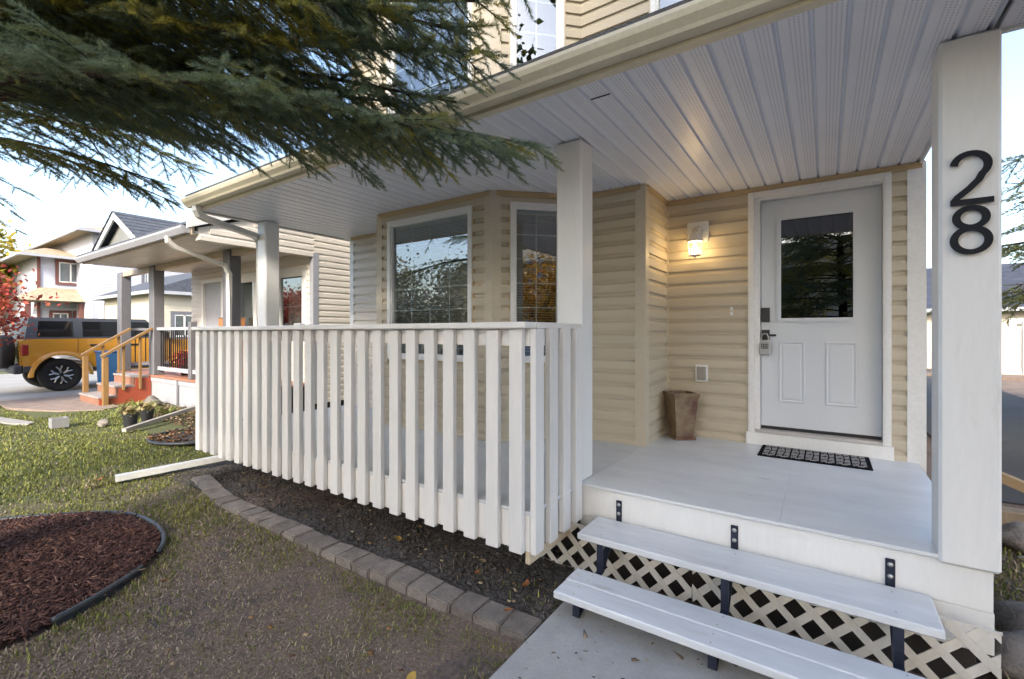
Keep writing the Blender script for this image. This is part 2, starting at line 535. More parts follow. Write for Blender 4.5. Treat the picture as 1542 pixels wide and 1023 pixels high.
def free_iv(L, blocked):
    iv = [(0, L)]
    for a, b in blocked:
        out = []
        for p, q in iv:
            if b <= p or a >= q: out.append((p, q)); continue
            if a > p: out.append((p, a))
            if b < q: out.append((b, q))
        iv = out
    return iv
def child(o, parent, root):
    o.parent = parent                      # parts sit at the world origin, so sub-parts keep world coordinates
    return o
class Frame:
    """local frame on a wall: s along, o outward, z up"""
    def __init__(s, p0, p1):
        s.p0 = Vector((*p0, 0)); p1 = Vector((*p1, 0)); s.d = (p1 - s.p0).normalized(); s.n = Vector((s.d.y, -s.d.x, 0))
    def P(s, a, o, z): return s.p0 + s.d * a + s.n * o + Vector((0, 0, z))
    def box(s, mb, a0, a1, o0, o1, z0, z1):
        # o0 inner, o1 outer
        return mb.hexa([s.P(a0, o1, z0), s.P(a1, o1, z0), s.P(a1, o0, z0), s.P(a0, o0, z0), s.P(a0, o1, z1), s.P(a1, o1, z1), s.P(a1, o0, z1), s.P(a0, o0, z1)])
def window(root, fr, a0, a1, z0, z1, cols, rows, trim=0.0, blind=0.6, fmat=None, fw=0.045, out=0.03, trimmat=None, gmat=None, curtain=False):
    """vinyl window: frame, glass pane, white grille bars, a blind behind"""
    fmat = fmat or M_VINYL
    mb = MB()
    if trim:
        pass
    for (x0, x1, za, zb) in ((a0, a0 + fw, z0, z1), (a1 - fw, a1, z0, z1), (a0 + fw, a1 - fw, z0, z0 + fw), (a0 + fw, a1 - fw, z1 - fw, z1)):
        fr.box(mb, x0, x1, -.05, out, za, zb)
    w = mb.build('window', fmat, root)
    mb = MB()
    i = fw
    for (x0, x1, za, zb) in ((a0 + i, a0 + i + .014, z0 + i, z1 - i), (a1 - i - .014, a1 - i, z0 + i, z1 - i), (a0 + i + .014, a1 - i - .014, z0 + i, z0 + i + .014), (a0 + i + .014, a1 - i - .014, z1 - i - .014, z1 - i)):
        fr.box(mb, x0, x1, -.04, out - .014, za, zb)
    child(mb.build('sash', fmat), w, root)
    g0, g1, h0, h1 = a0 + fw + .014, a1 - fw - .014, z0 + fw + .014, z1 - fw - .014
    # one sheet of glass
    mb = MB(); fr.box(mb, g0 - .003, g1 + .003, -.018, -.014, h0 - .003, h1 + .003)
    child(mb.build('pane', gmat or M_GLASS), w, root)
    for k in range(1, cols):
        x = g0 + (g1 - g0) * k / cols
        mb = MB(); fr.box(mb, x - .006, x + .006, -.028, -.0225, h0, h1)
        child(mb.build('grille_bar', fmat), w, root)
    for k in range(1, rows):
        z = h0 + (h1 - h0) * k / rows
        mb = MB(); fr.box(mb, g0, g1, -.0285, -.022, z - .006, z + .006)
        child(mb.build('grille_bar', fmat), w, root)
    if blind:
        mb = MB(); z = h1
        fr.box(mb, g0, g1, -.085, -.05, h1 - .035, h1 - .001)
        z = h1 - .05
        while z > h1 - (h1 - h0) * blind:
            mb.quad(fr.P(g0 + .01, -.052, z), fr.P(g1 - .01, -.052, z), fr.P(g1 - .01, -.072, z + .006), fr.P(g0 + .01, -.072, z + .006))
            z -= .024
        child(mb.build('blind', M_BLIND), w, root)
    if curtain:
        mb = MB(); nst = 26
        for s0, s1 in curtain:
            for k in range(nst):
                xa = s0 + (s1 - s0) * k / nst; xb = s0 + (s1 - s0) * (k + 1) / nst
                mb.quad(fr.P(xa, -.12 - .02 * (k % 2), h0), fr.P(xb, -.12 - .02 * ((k + 1) % 2), h0), fr.P(xb, -.12 - .02 * ((k + 1) % 2), h1), fr.P(xa, -.12 - .02 * (k % 2), h1))
        child(mb.build('curtain', M_CURT), w, root)
    return w
def jchannel(root, fr, a0, a1, z0, z1, w=.016, mat=None, sides='lrtb', out=.021):
    for k, (x0, x1, za, zb) in dict(l=(a0 - w, a0, z0 - w, z1 + w), r=(a1, a1 + w, z0 - w, z1 + w), t=(a0, a1, z1, z1 + w), b=(a0, a1, z0 - w, z0)).items():
        if k in sides:
            mb = MB(); fr.box(mb, x0, x1, 0, out, za, zb); mb.build('trim_channel', mat or M_CORNER, root)
def corner_board(root, x, y, z0, z1, d1, d2, w=.075, mat=None):
    """vinyl outside corner post: two leaves with small side flanges"""
    mb = MB()
    d1 = Vector((*d1, 0)).normalized(); d2 = Vector((*d2, 0)).normalized()
    # leaves run from the corner along d1 and d2; outward normals
    p = Vector((x, y, 0))
    t = .024
    bis = -(d1 + d2).normalized()
    n1 = (bis - d1 * bis.dot(d1)).normalized(); n2 = (bis - d2 * bis.dot(d2)).normalized()
    k = t / max(.2, bis.dot(n1))
    c = p + bis * k
    pts = [c, p + d1 * w + n1 * t, p + d1 * w + n1 * -.002, p - bis * .01, p + d2 * w + n2 * -.002, p + d2 * w + n2 * t]
    mb.prism([tuple(q + Vector((0, 0, z0))) for q in pts], (0, 0, z1 - z0))
    return mb.build('corner_board', mat or M_CORNER, root)

# --- lower walls
OP_D = (0.728, 1.716, ZD, ZD + 2.22)       # door opening along the door wall (trim outside x -0.566 .. 0.422)
wall_seg(house, (XC, YD), (XR, YD), ZD, ZS - .045, [OP_D], phase=.03)
wall_seg(house, (XC, YA), (XC, YD), ZD, ZS - .045, phase=.03)
wall_seg(house, (-1.888, YA), (XC, YA), ZD, ZS - .045, phase=.03)
F_BAY = Frame((-4.02, YB), (-2.48, YB)); F_ANG = Frame((-2.48, YB), (-1.888, YA)); F_ANL = Frame((-4.612, YA), (-4.02, YB))
F_DOOR = Frame((XC, YD), (XR, YD))
wall_seg(house, (-2.48, YB), (-1.888, YA), ZD, ZS - .045, [(.16, .665, 1.215, 2.672)], phase=.03)
wall_seg(house, (-4.02, YB), (-2.48, YB), ZD, ZS - .045, [(.165, 1.321, 1.215, 2.665)], phase=.03)
wall_seg(house, (-4.612, YA), (-4.02, YB), ZD, ZS - .045, [(.17, .67, 1.215, 2.665)], phase=.03)
M_SIDEGR = pmat('pale_siding', (0.60, 0.56, 0.50), 0.55, var=0.05, scale=1.6, bump=0.12, bscale=30, stretch=(.1, .1, 3), fine=0.03, perobj=0.02)
wall_seg(house, (XL, YA), (-4.612, YA), 0.2, ZS - .045, phase=.03, mat=M_SIDEGR)
wall_seg(house, (XL, 12.5), (XL, YA), 0.2, 5.7, joined=True)
wall_seg(house, (XR, YD), (XR, 12.5), 0.2, 5.7, joined=True)
wall_seg(house, (XR, 12.5), (XL, 12.5), 0.2, 5.7, joined=True)
# frieze trim under the soffit (dark tan channel)
def frieze(p0, p1):
    f = Frame(p0, p1); L = (Vector((*p1, 0)) - Vector((*p0, 0))).length
    mb = MB(); f.box(mb, 0, L, 0, .026, ZS - .048, ZS - .002)
    f.box(mb, 0, L, .001, .034, ZS - .02, ZS - .0025)
    mb.build('frieze_trim', M_JTRIM, house)
frieze((XC + .03, YD), (XR, YD)); frieze((XC, YA + .02), (XC, YD - .03)); frieze((-1.86, YA), (XC - .02, YA))
frieze((-2.45, YB + .02), (-1.905, YA - .03)); frieze((-3.99, YB), (-2.5, YB)); frieze((XL, YA), (-4.63, YA))
# inside corner strip and outside corner boards
MB().box(XC + .0005, XC + .030, YD - .030, YD - .001, ZD, ZS - .05).build('inside_corner', M_CORNER, house)
corner_board(house, XC, YA, ZD, ZS - .003, (-1, 0), (0, 1), .07)
corner_board(house, -2.48, YB, ZD, ZS - .003, (-1, 0), (1, 1), .075)
corner_board(house, -4.02, YB, ZD, ZS - .003, (1, 0), (-1, 1), .075)
corner_board(house, XR, YD, 0.2, ZS - .003, (-1, 0), (0, 1), .085, M_VINYL)
corner_board(house, XL, YA, 0.2, ZS - .003, (1, 0), (0, 1), .05, M_VINYL)
# base flashing strip along the deck
for f, L in ((F_DOOR, .70), (Frame((XC, YA), (XC, YD)), .66), (Frame((-1.888, YA), (XC, YA)), .59)):
    mb = MB(); f.box(mb, .03, L - .03, 0, .021, ZD + .001, ZD + .03); mb.build('starter_strip', M_CORNER, house)
mb = MB(); F_DOOR.box(mb, 1.76, 1.88, 0, .021, ZD + .001, ZD + .03); mb.build('starter_strip', M_CORNER, house)
# bay windows
window(house, F_BAY, .165, 1.321, 1.215, 2.665, 4, 6, blind=.97)
jchannel(house, F_BAY, .165, 1.321, 1.215, 2.665, mat=M_JTRIM)
window(house, F_ANG, .16, .665, 1.215, 2.672, 2, 6, blind=.97)
jchannel(house, F_ANG, .16, .665, 1.215, 2.672, mat=M_JTRIM)
window(house, F_ANL, .17, .67, 1.215, 2.665, 2, 6, blind=.97)
# --- upper walls (second storey over the porch roof)
UB, UT = 2.86, 5.7
wall_seg(house, (-4.02, YB), (-2.48, YB), UB, UT, [(.165, 1.321, 3.3, 5.2)])
wall_seg(house, (-2.48, YB), (-1.888, YA), UB, UT, [(.16, .665, 3.3, 5.2)])
wall_seg(house, (-1.888, YA), (XR, YA), UB, UT, [(.66, 1.75, 4.1, 5.2)])
wall_seg(house, (-4.612, YA), (-4.02, YB), UB, UT, joined=True)
wall_seg(house, (XL, YA), (-4.612, YA), UB, UT, joined=True)
window(house, F_BAY, .165, 1.321, 3.3, 5.2, 4, 6, blind=.3)
jchannel(house, F_BAY, .165, 1.321, 3.3, 5.2)
window(house, F_ANG, .16, .665, 3.3, 5.2, 2, 6, blind=.3)
jchannel(house, F_ANG, .16, .665, 3.3, 5.2)
F_UP = Frame((-1.888, YA), (XR, YA))
window(house, F_UP, .66, 1.75, 4.1, 5.2, 4, 4, blind=.4)
jchannel(house, F_UP, .66, 1.75, 4.1, 5.2)
corner_board(house, -2.48, YB, UB, UT, (-1, 0), (1, 1), .075)
corner_board(house, -4.02, YB, UB, UT, (1, 0), (-1, 1), .075)
corner_board(house, XR, YA, UB, UT, (-1, 0), (0, 1), .075)
mb = MB(); mb.box(XR - .09, XR - .001, YA + .09, YD + .05, UB, UT); mb.build('wall', M_SIDING, house)
# inside: dark floor, ceiling and a partition so that the rooms are rooms
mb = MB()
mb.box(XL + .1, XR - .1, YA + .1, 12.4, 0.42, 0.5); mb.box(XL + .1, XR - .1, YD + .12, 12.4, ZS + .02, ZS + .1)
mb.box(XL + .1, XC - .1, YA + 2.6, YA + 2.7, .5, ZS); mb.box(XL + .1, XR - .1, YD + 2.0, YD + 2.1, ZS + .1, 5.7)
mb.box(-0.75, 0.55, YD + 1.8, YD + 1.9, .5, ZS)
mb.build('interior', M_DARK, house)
mb = MB()
mb.prism([(XL - .45, 3.4 - .4, 5.62), (XR + .45, 3.4 - .4, 5.62), (XR + .45, 12.95, 5.62), (XL - .45, 12.95, 5.62)], (0, 0, .12))
mb.hexa([(XL - .45, 3.0, 5.745), (XR + .45, 3.0, 5.745), (XR + .45, 12.95, 5.745), (XL - .45, 12.95, 5.745), (XL + 2, 6.8, 7.6), (XR - 2, 6.8, 7.6), (XR - 2, 8.6, 7.6), (XL + 2, 8.6, 7.6)])
mb.build('roof', M_SHINGLE, house)

# --- soffit: ribbed vented panels running towards the house
def soffit_material():
    m = bpy.data.materials.new('vented_soffit')
    m.use_nodes = True
    t = m.node_tree; b = t.nodes['Principled BSDF']
    tc = _n(t, 'ShaderNodeTexCoord')
    sp = _n(t, 'ShaderNodeSeparateXYZ'); t.links.new(tc.outputs['Object'], sp.inputs[0])
    def mth(op, a, bv=None, clamp=False):
        n = _n(t, 'ShaderNodeMath', operation=op, use_clamp=clamp)
        for i, q in enumerate((a, bv)):
            if q is None: continue
            if isinstance(q, (int, float)): n.inputs[i].default_value = q
            else: t.links.new(q, n.inputs[i])
        return n.outputs[0]
    P = .0165
    # staggered rows of small round holes
    ux = mth('DIVIDE', sp.outputs['X'], P); uy = mth('DIVIDE', sp.outputs['Y'], P * 1.15)
    row = mth('FLOOR', ux); odd = mth('MULTIPLY', mth('MODULO', mth('ABSOLUTE', row), 2.0), .5)
    fx = mth('SUBTRACT', mth('FRACT', ux), .5); fy = mth('SUBTRACT', mth('FRACT', mth('ADD', uy, odd)), .5)
    d = mth('SQRT', mth('ADD', mth('MULTIPLY', fx, fx), mth('MULTIPLY', fy, fy)))
    hole = mth('LESS_THAN', d, .21)
    mid = mth('LESS_THAN', mth('ABSOLUTE', mth('SUBTRACT', sp.outputs['X'], .064)), .034)
    hole = mth('MULTIPLY', hole, mid)
    g = _n(t, 'ShaderNodeNewGeometry')
    no = _n(t, 'ShaderNodeTexNoise'); no.inputs['Scale'].default_value = 2.0; no.inputs['Detail'].default_value = 6
    t.links.new(g.outputs['Position'], no.inputs['Vector'])
    rp = _n(t, 'ShaderNodeValToRGB'); e = rp.color_ramp.elements
    e[0].position = .3; e[0].color = (.74, .77, .84, 1); e[1].position = .7; e[1].color = (.80, .83, .90, 1)
    t.links.new(no.outputs['Fac'], rp.inputs[0])
    mx = _n(t, 'ShaderNodeMix', data_type='RGBA')
    t.links.new(hole, mx.inputs['Factor']); t.links.new(rp.outputs[0], mx.inputs['A']); mx.inputs['B'].default_value = (.40, .415, .46, 1)
    t.links.new(mx.outputs['Result'], b.inputs['Base Color'])
    bp = _n(t, 'ShaderNodeBump'); bp.invert = True; bp.inputs['Strength'].default_value = .5; bp.inputs['Distance'].default_value = .003
    t.links.new(hole, bp.inputs['Height']); t.links.new(bp.outputs[0], b.inputs['Normal'])
    b.inputs['Roughness'].default_value = .38
    return m
M_SOFFIT = soffit_material()
PITCH = .128
YE = 2.142
sof = MB().box(-5.42, .585, YE + .02, YD + .06, ZS + .02, ZS + .03).build('soffit', M_GUTGREY, house)
def soffit_strip(y0, y1, wdt=PITCH):
    """flat panel with a sunk V-groove on its right edge; local x 0..pitch"""
    g = .023
    pr = [(0.0, 0.0), (wdt - g, 0.0), (wdt - g * .72, .017), (wdt - g * .28, .017), (wdt, 0.0)]
    mb = MB()
    top = [(wdt, .019), (0, .019)]
    poly = [(x, y0, z) for x, z in pr + top]
    mb.prism(poly, (0, y1 - y0, 0))
    return mb.mesh('soffit_panel', M_SOFFIT)
me_long = soffit_strip(YE, YD + .012)
k0 = math.floor((-5.42 + 1.187) / PITCH)
x = -1.187 + k0 * PITCH
while x < .58:
    w = min(PITCH, .585 - x)
    o = bpy.data.objects.new('soffit_panel', me_long if w > PITCH - .01 else soffit_strip(YE, YD + .012, w)); COL.objects.link(o)
    child(o, sof, house); o.location = (x, 0, ZS + random.uniform(-.0008, .0008))
    x += PITCH
me_short = soffit_strip(YE, 2.755)
while x < 2.2:
    o = bpy.data.objects.new('soffit_panel', me_short); COL.objects.link(o)
    child(o, sof, house); o.location = (x, 0, ZS + random.uniform(-.0008, .0008))
    x += PITCH
MB().box(.587, 2.2, 2.757, 2.785, ZS - .012, ZS + .2).build('fascia', M_VINYL, house)
MB().box(.587, .60, 2.79, YD - .03, ZS - .012, ZS + .2).build('fascia', M_VINYL, house)
MB().box(-5.452, -5.4225, YE - .02, YA - .02, ZS - .012, ZS + .14).build('fascia', M_GUTGREY, house)
# front fascia lip and K-style gutter
XG0, XG1 = -5.45, 2.2
mb = MB(); mb.box(XG0 + .03, XG1, YE - .026, YE - .001, ZS - .006, ZS + .13); mb.box(XG0 + .03, XG1, YE - .001, YE + .022, ZS - .006, ZS + .001)
mb.build('fascia', M_GUTTER, house)
gp = [(2.114, 2.86), (2.114, 2.782), (2.045, 2.780), (2.035, 2.795), (2.006, 2.822), (1.996, 2.846), (1.994, 2.862), (2.010, 2.862), (2.012, 2.85), (2.05, 2.80), (2.108, 2.79), (2.108, 2.86)]
mb = MB(); mb.prism([(XG0, y, z) for y, z in gp], (XG1 - XG0, 0, 0)); gut = mb.build('gutter', M_GUTTER, house)
mb = MB(); mb.prism([(XG0 - .003, y, z) for y, z in [(2.114, 2.862), (2.114, 2.78), (2.045, 2.778), (2.0, 2.82), (1.99, 2.864)]], (.003, 0, 0)); child(mb.build('end_cap', M_GUTGREY), gut, house)
for xx in (-3.05, 0.35):
    mb = MB(); mb.prism([(xx, y, z) for y, z in [(2.12, 2.777), (2.043, 2.775), (2.03, 2.79), (2.0, 2.82), (1.989, 2.864), (1.995, 2.864), (2.04, 2.79), (2.12, 2.782)]], (.10, 0, 0)); child(mb.build('gutter_joint', M_GUTTER), gut, house)
# shingled porch roof with a hipped left end
mb = MB()
sl_ = (3.55 - 2.875) / (YA - 2.03)
mb.prism([(XG0, 2.03, 2.875), (XG1, 2.03, 2.875), (XG1, YA, 3.55), (XG0 + 1.6, YA, 3.55)], (0, 0, .03))
mb.prism([(XG0, 2.03, 2.872), (XG0 + 1.6, YA, 3.547), (XG0 + .2, YA, 2.95)], (0, 0, .03))
mb.build('porch_roof', M_SHINGLE, house)
# a loose clip on the soffit
MB().box(-1.06, -.95, 2.325, 2.332, ZS - .005, ZS - .001).build('loose_clip', M_BLACK, house)

# --- deck
PY = 2.743
deck = MB().box(XC - .02, XR - .02, 2.736, YD - .001, ZD - .02, ZD - .0005, .004).build('porch_deck', M_DECK, house)
for x0, x1, y0, y1 in ((-5.36, -3.10, 2.13, 3.90), (-3.098, XC - .022, 2.13, 3.92)):
    child(MB().box(x0, x1, y0, y1, ZD - .02, ZD, .003).build('floor_sheet', M_DECK), deck, house)
for x0, x1, y0, y1 in ((XC - .018, -.20, 2.737, 4.58), (-.198, XR - .021, 2.737, 4.58)):
    child(MB().box(x0, x1, y0, y1, ZD - .018, ZD + .0012, .002).build('floor_sheet', M_DECK), deck, house)
child(MB().box(-1.33, XR - .012, 2.748, 2.786, .302, ZD - .021, .003).build('rim_board', M_WHITE), deck, house)
child(MB().box(-.12, XR - .008, 2.752, 2.785, .122, .300, .003).build('rim_board', M_WHITE), deck, house)
child(MB().box(-1.33, -.122, 2.754, 2.785, .21, .300, .003).build('rim_board', M_WHITE), deck, house)
child(MB().box(-5.36, -1.372, 2.1295, 2.168, .29, ZD - .021, .002).build('rim_board', M_RAIL), deck, house)
child(MB().box(-1.366, -1.331, 2.13, 2.747, .29, ZD - .021, .002).build('rim_board', M_RAIL), deck, house)
child(MB().box(-5.37, -5.335, 2.13, 3.9, .29, ZD - .021, .002).build('rim_board', M_RAIL), deck, house)
# posts
def post(x0, x1, y0, y1, z0, z1=ZS - .004):
    p = MB().box(x0, x1, y0, y1, z0, z1, .012).build('porch_post', M_WHITE, house)
    return p
post(-1.505, -1.315, PY, PY + .18, ZD)
post(.413, .609, PY - .02, PY + .16, .478)
post(-5.423, -5.242, PY, PY + .165, ZD)
# --- railing
RY = 2.09
rail = MB().box(-5.40, -1.322, RY - .028, RY + .10, 1.512, 1.548, .006).build('porch_railing', M_RAIL, house)
child(MB().box(-1.42, -1.3105, RY + .101, PY - .001, 1.512, 1.5478, .006).build('top_rail', M_RAIL), rail, house)
child(MB().box(-5.44, -5.34, RY + .101, PY - .001, 1.512, 1.5478, .006).build('top_rail', M_RAIL), rail, house)
child(MB().box(-5.36, -1.372, RY + .0395, RY + .078, 1.415, 1.510, .003).build('back_rail', M_RAIL), rail, house)
child(MB().box(-1.366, -1.3285, RY + .04, PY - .001, 1.415, 1.510, .003).build('back_rail', M_RAIL), rail, house)
bal = MB().box(-.0425, .0425, 0, .038, 0, 1.229, .004).mesh('baluster', M_RAIL)
for k in range(25):
    o = bpy.data.objects.new('baluster', bal); COL.objects.link(o); child(o, rail, house)
    o.location = (-1.3995 - k * .1635 + random.uniform(-.004, .004), RY, .281 + random.uniform(-.006, .004))
    o.rotation_euler = (0, random.uniform(-.003, .003), 0)
balx = MB().box(0, .036, -.046, .046, 0, 1.229, .004).mesh('baluster', M_RAIL)
for k in range(4):
    o = bpy.data.objects.new('baluster', balx); COL.objects.link(o); child(o, rail, house)
    o.location = (-1.327, 2.172 + k * .163, .281 + .004 * k)
for k in range(4):
    o = bpy.data.objects.new('baluster', balx); COL.objects.link(o); child(o, rail, house)
    o.location = (-5.409, 2.172 + k * .163, .281)
# --- lattice skirt under the deck
M_BEIGEB = pmat('beige_board', (.62, .52, .38), .6, var=.1)
LAT = pmat('lattice_vinyl', (0.63, 0.61, 0.56), 0.5, var=0.08, bump=0.05, perobj=.04)
def lattice(fr, L, z0, z1, ph=0.0):
    mb = MB(); fr.box(mb, -.006, L + .006, .0, .004, z1 - .012, z1); fr.box(mb, -.006, L + .006, .0, .004, z0, z0 + .006)
    root = mb.build('lattice_skirt', LAT, house)
    w = .036 * math.sqrt(2) / 2
    for sgn, off in ((1, .0045), (-1, .0095)):
        a = -1.0 + ph
        while a < L + 1.0:
            c = (a, z0)
            dx = sgn * 1.2
            poly = [(a - w, z0), (a + w, z0), (a + w + dx, z0 + 1.2), (a - w + dx, z0 + 1.2)]
            pl = clip_rect(poly, 0, L, z0, z1)
            if len(pl) >= 3:
                mb = MB(); mb.prism([fr.P(q[0], off, q[1]) for q in pl], fr.n * .0045)
                child(mb.build('lattice_strip', LAT), root, house)
            a += .15
    return root
lattice(Frame((-2.1, 2.63), (-.60, 2.63)), 1.50, .0, .288, .02)
lattice(Frame((-.596, 2.63), (.582, 2.63)), 1.178, .0, .288, .05)
child(MB().box(-1.364, -1.333, 2.135, 2.72, .218, .2885, .003).build('rim_board', M_BEIGEB), deck, house)
MB().box(-5.3, .55, 2.83, 2.86, -.12, .3).build('crawl_shade_panel', M_DARK, house)  # dark sheet behind the lattice, standing in for shade under the deck
# ---------------------------------------------------------------- front door
F = F_DOOR                                   # s = x - XC, outward = -Y
def fx(x): return x - XC
TX0, TX1 = -.566, .422
mb = MB()                                    # brickmould casing and jamb
Z1 = 2.724; ZB = .615
for (a0, a1, za, zb) in ((TX0, TX0 + .052, ZB, Z1), (TX1 - .052, TX1, ZB, Z1), (TX0 + .052, TX1 - .052, Z1 - .055, Z1)):
    F.box(mb, fx(a0), fx(a1), -.02, .032, za, zb)
    F.box(mb, fx(a0 + .01), fx(a1 - .01), .032, .038, za + (.0 if zb - za > .1 else .01), zb - .01)
door = mb.build('front_door', M_VINYL, house, label='white front door with a square window and two raised panels')
mb = MB()
for (a0, a1, za, zb) in ((TX0 + .052, -.474, ZB, Z1 - .055), (.372, TX1 - .052, ZB, Z1 - .055), (-.474, .372, 2.652, Z1 - .055)):
    F.box(mb, fx(a0), fx(a1), -.13, .006, za, zb)
child(mb.build('jamb', M_VINYL), door, house)
# slab with sunk window and panel mouldings
SY = -.052                                   # slab face, behind the siding face
mb = MB()
gx0, gx1, gz0, gz1 = -.323, .194, 1.608, 2.472
dx0, dx1, dz0, dz1 = -.470, .368, .668, 2.648
for (a0, a1, za, zb) in ((dx0, gx0, dz0, dz1), (gx1, dx1, dz0, dz1), (gx0, gx1, dz0, gz0), (gx0, gx1, gz1, dz1)):
    F.box(mb, fx(a0), fx(a1), SY - .044, SY, za, zb)
child(mb.build('slab', M_DOOR), door, house)
mb = MB()
for (a0, a1, za, zb) in ((gx0 - .03, gx0 + .006, gz0 - .03, gz1 + .03), (gx1 - .006, gx1 + .03, gz0 - .03, gz1 + .03), (gx0 + .006, gx1 - .006, gz0 - .03, gz0 + .006), (gx0 + .006, gx1 - .006, gz1 - .006, gz1 + .03)):
    F.box(mb, fx(a0), fx(a1), SY, SY + .010, za, zb)
    F.box(mb, fx(a0 + .008), fx(a1 - .008), SY + .01, SY + .015, za + .008, zb - .008)
child(mb.build('window_moulding', M_DOOR), door, house)
mb = MB(); F.box(mb, fx(gx0), fx(gx1), SY - .024, SY - .020, gz0, gz1); child(mb.build('door_glass', M_DGLASS), door, house)
for (a0, a1) in ((-.333, -.142), (.003, .215)):
    za, zb = .885, 1.412
    mb = MB(); w = .022
    def ring(i0, h0, i1, h1):
        p = [F.P(fx(x_), SY + h0, z_) for x_, z_ in ((a0 + i0, za + i0), (a1 - i0, za + i0), (a1 - i0, zb - i0), (a0 + i0, zb - i0))]
        q = [F.P(fx(x_), SY + h1, z_) for x_, z_ in ((a0 + i1, za + i1), (a1 - i1, za + i1), (a1 - i1, zb - i1), (a0 + i1, zb - i1))]
        for k in range(4): mb.quad(p[k], p[(k + 1) % 4], q[(k + 1) % 4], q[k])
        return q
    ring(-.002, .0008, .004, .007); ring(.004, .007, .012, .0072); ring(.012, .0072, .020, .0015); q = ring(.020, .0015, .034, .006)
    mb.quad(*q)
    child(mb.build('raised_panel', M_DOOR), door, house)
mb = MB(); F.box(mb, fx(dx0), fx(dx1), SY - .04, SY + .002, .642, .668); child(mb.build('door_sweep', M_BLACK), door, house)
M_SILL = pmat('sill_grey', (.50, .48, .46), .45, var=.1, bump=.1)
mb = MB(); F.box(mb, fx(-.512), fx(.372), -.12, .030, .616, .640); child(mb.build('threshold', M_SILL), door, house)
mb = MB(); F.box(mb, fx(-.578), fx(.435), -.10, .052, ZD + .002, .613); child(mb.build('sill_board', M_WHITE), door, house)
# keypad deadbolt and lever
mb = MB(); F.box(mb, fx(-.467), fx(-.403), SY + .001, SY + .026, 1.583, 1.708); kd = child(mb.build('keypad_lock', M_BLACK), door, house)
mb = MB(); F.box(mb, fx(-.464), fx(-.403), SY + .001, SY + .014, 1.425, 1.514); mb.tube([F.P(fx(-.434), SY + .01, 1.468), F.P(fx(-.434), SY + .055, 1.468), F.P(fx(-.35), SY + .055, 1.466)], .009)
child(mb.build('door_lever', M_BLACK), door, house)
# lock box hanging from the lever
lb = thing('lock_box', 'small silver key lock box hanging from the front door handle', 'lock box', tuple(F.P(fx(-.434), SY + .05, 1.29)))
MB_ = MB(); bmx = MB_.box(-.478, -.392, YD - SY - .082, YD - SY - .038, 1.292, 1.405, .008); MB_.build('body', M_SILVER, lb)
mb = MB(); mb.tube([(-.462, YD - SY - .06, 1.40), (-.462, YD - SY - .06, 1.45), (-.45, YD - SY - .06, 1.478), (-.42, YD - SY - .06, 1.478), (-.408, YD - SY - .06, 1.45), (-.408, YD - SY - .06, 1.40)], .006); mb.build('shackle', M_STEEL, lb)
mb = MB(); mb.box(-.462, -.408, YD - SY - .085, YD - SY - .0825, 1.35, 1.39); mb.build('keypad', M_BLACK, lb)
for r in range(2):
    for c in range(3):
        MB().box(-.456 + c * .017, -.446 + c * .017, YD - SY - .089, YD - SY - .0855, 1.358 + r * .016, 1.368 + r * .016).build('button', M_SILVER, lb)
# door bell, outlet
b = thing('door_bell', 'slim white door bell button on the tan siding beside the door', 'door bell', (-.70, YD - .018, 1.64))
MB().box(-.712, -.690, YD - .030, YD - .0165, 1.645, 1.722, .003).build('case', M_VINYL, b)
MB().box(-.707, -.695, YD - .034, YD - .0305, 1.675, 1.692, .002).build('button', M_JTRIM, b)
b = thing('outlet_cover', 'square outdoor outlet cover on the siding above the bronze planter', 'outlet cover', (-.955, YD - .018, 1.03))
MB().box(-1.011, -.900, YD - .030, YD - .0165, 1.031, 1.188, .006).build('plate', M_VINYL, b)
M_OUT = pmat('grey_flap', (.36, .34, .30), .5)
MB().box(-.994, -.915, YD - .046, YD - .0305, 1.048, 1.172, .006).build('flap', M_OUT, b)

# ---------------------------------------------------------------- wall lantern (lit)
lx, ly = -.99, 4.455
wl = thing('wall_lantern', 'small white lit wall lantern left of the front door', 'wall lamp', (lx, YD - .02, 2.19))
MB().box(-1.084, -.894, YD - .034, YD - .0165, 2.333, 2.531, .006).build('mounting_block', M_VINYL, wl)
M_LAMPW = pmat('lantern_white', (.70, .68, .65), .45, var=.1, bump=.1)
mb = MB(); mb.lathe([(.045, 0), (.045, .012), (.03, .022)], 18, Matrix.Translation((lx, YD - .034, 2.44)) @ Matrix.Rotation(R(90), 4, 'X')); mb.build('wall_plate', M_LAMPW, wl, smooth=True)
mb = MB(); mb.tube([(lx, YD - .05, 2.44), (lx, YD - .09, 2.455), (lx, YD - .12, 2.45), (lx, ly, 2.41)], .009, 8); mb.build('arm', M_LAMPW, wl, smooth=True)
mb = MB(); T = Matrix.Translation((lx, ly, 0))
mb.lathe([(.012, 2.43), (.018, 2.415), (.035, 2.405), (.05, 2.385), (.062, 2.352), (.073, 2.332), (.073, 2.326), (.02, 2.326)], 6, T); mb.build('cap', M_LAMPW, wl)
mb = MB(); mb.lathe([(.02, 2.192), (.052, 2.194), (.058, 2.203), (.05, 2.208), (.02, 2.206)], 6, T); mb.lathe([(.008, 2.178), (.012, 2.186), (.012, 2.193)], 8, T); mb.build('base_ring', M_LAMPW, wl)
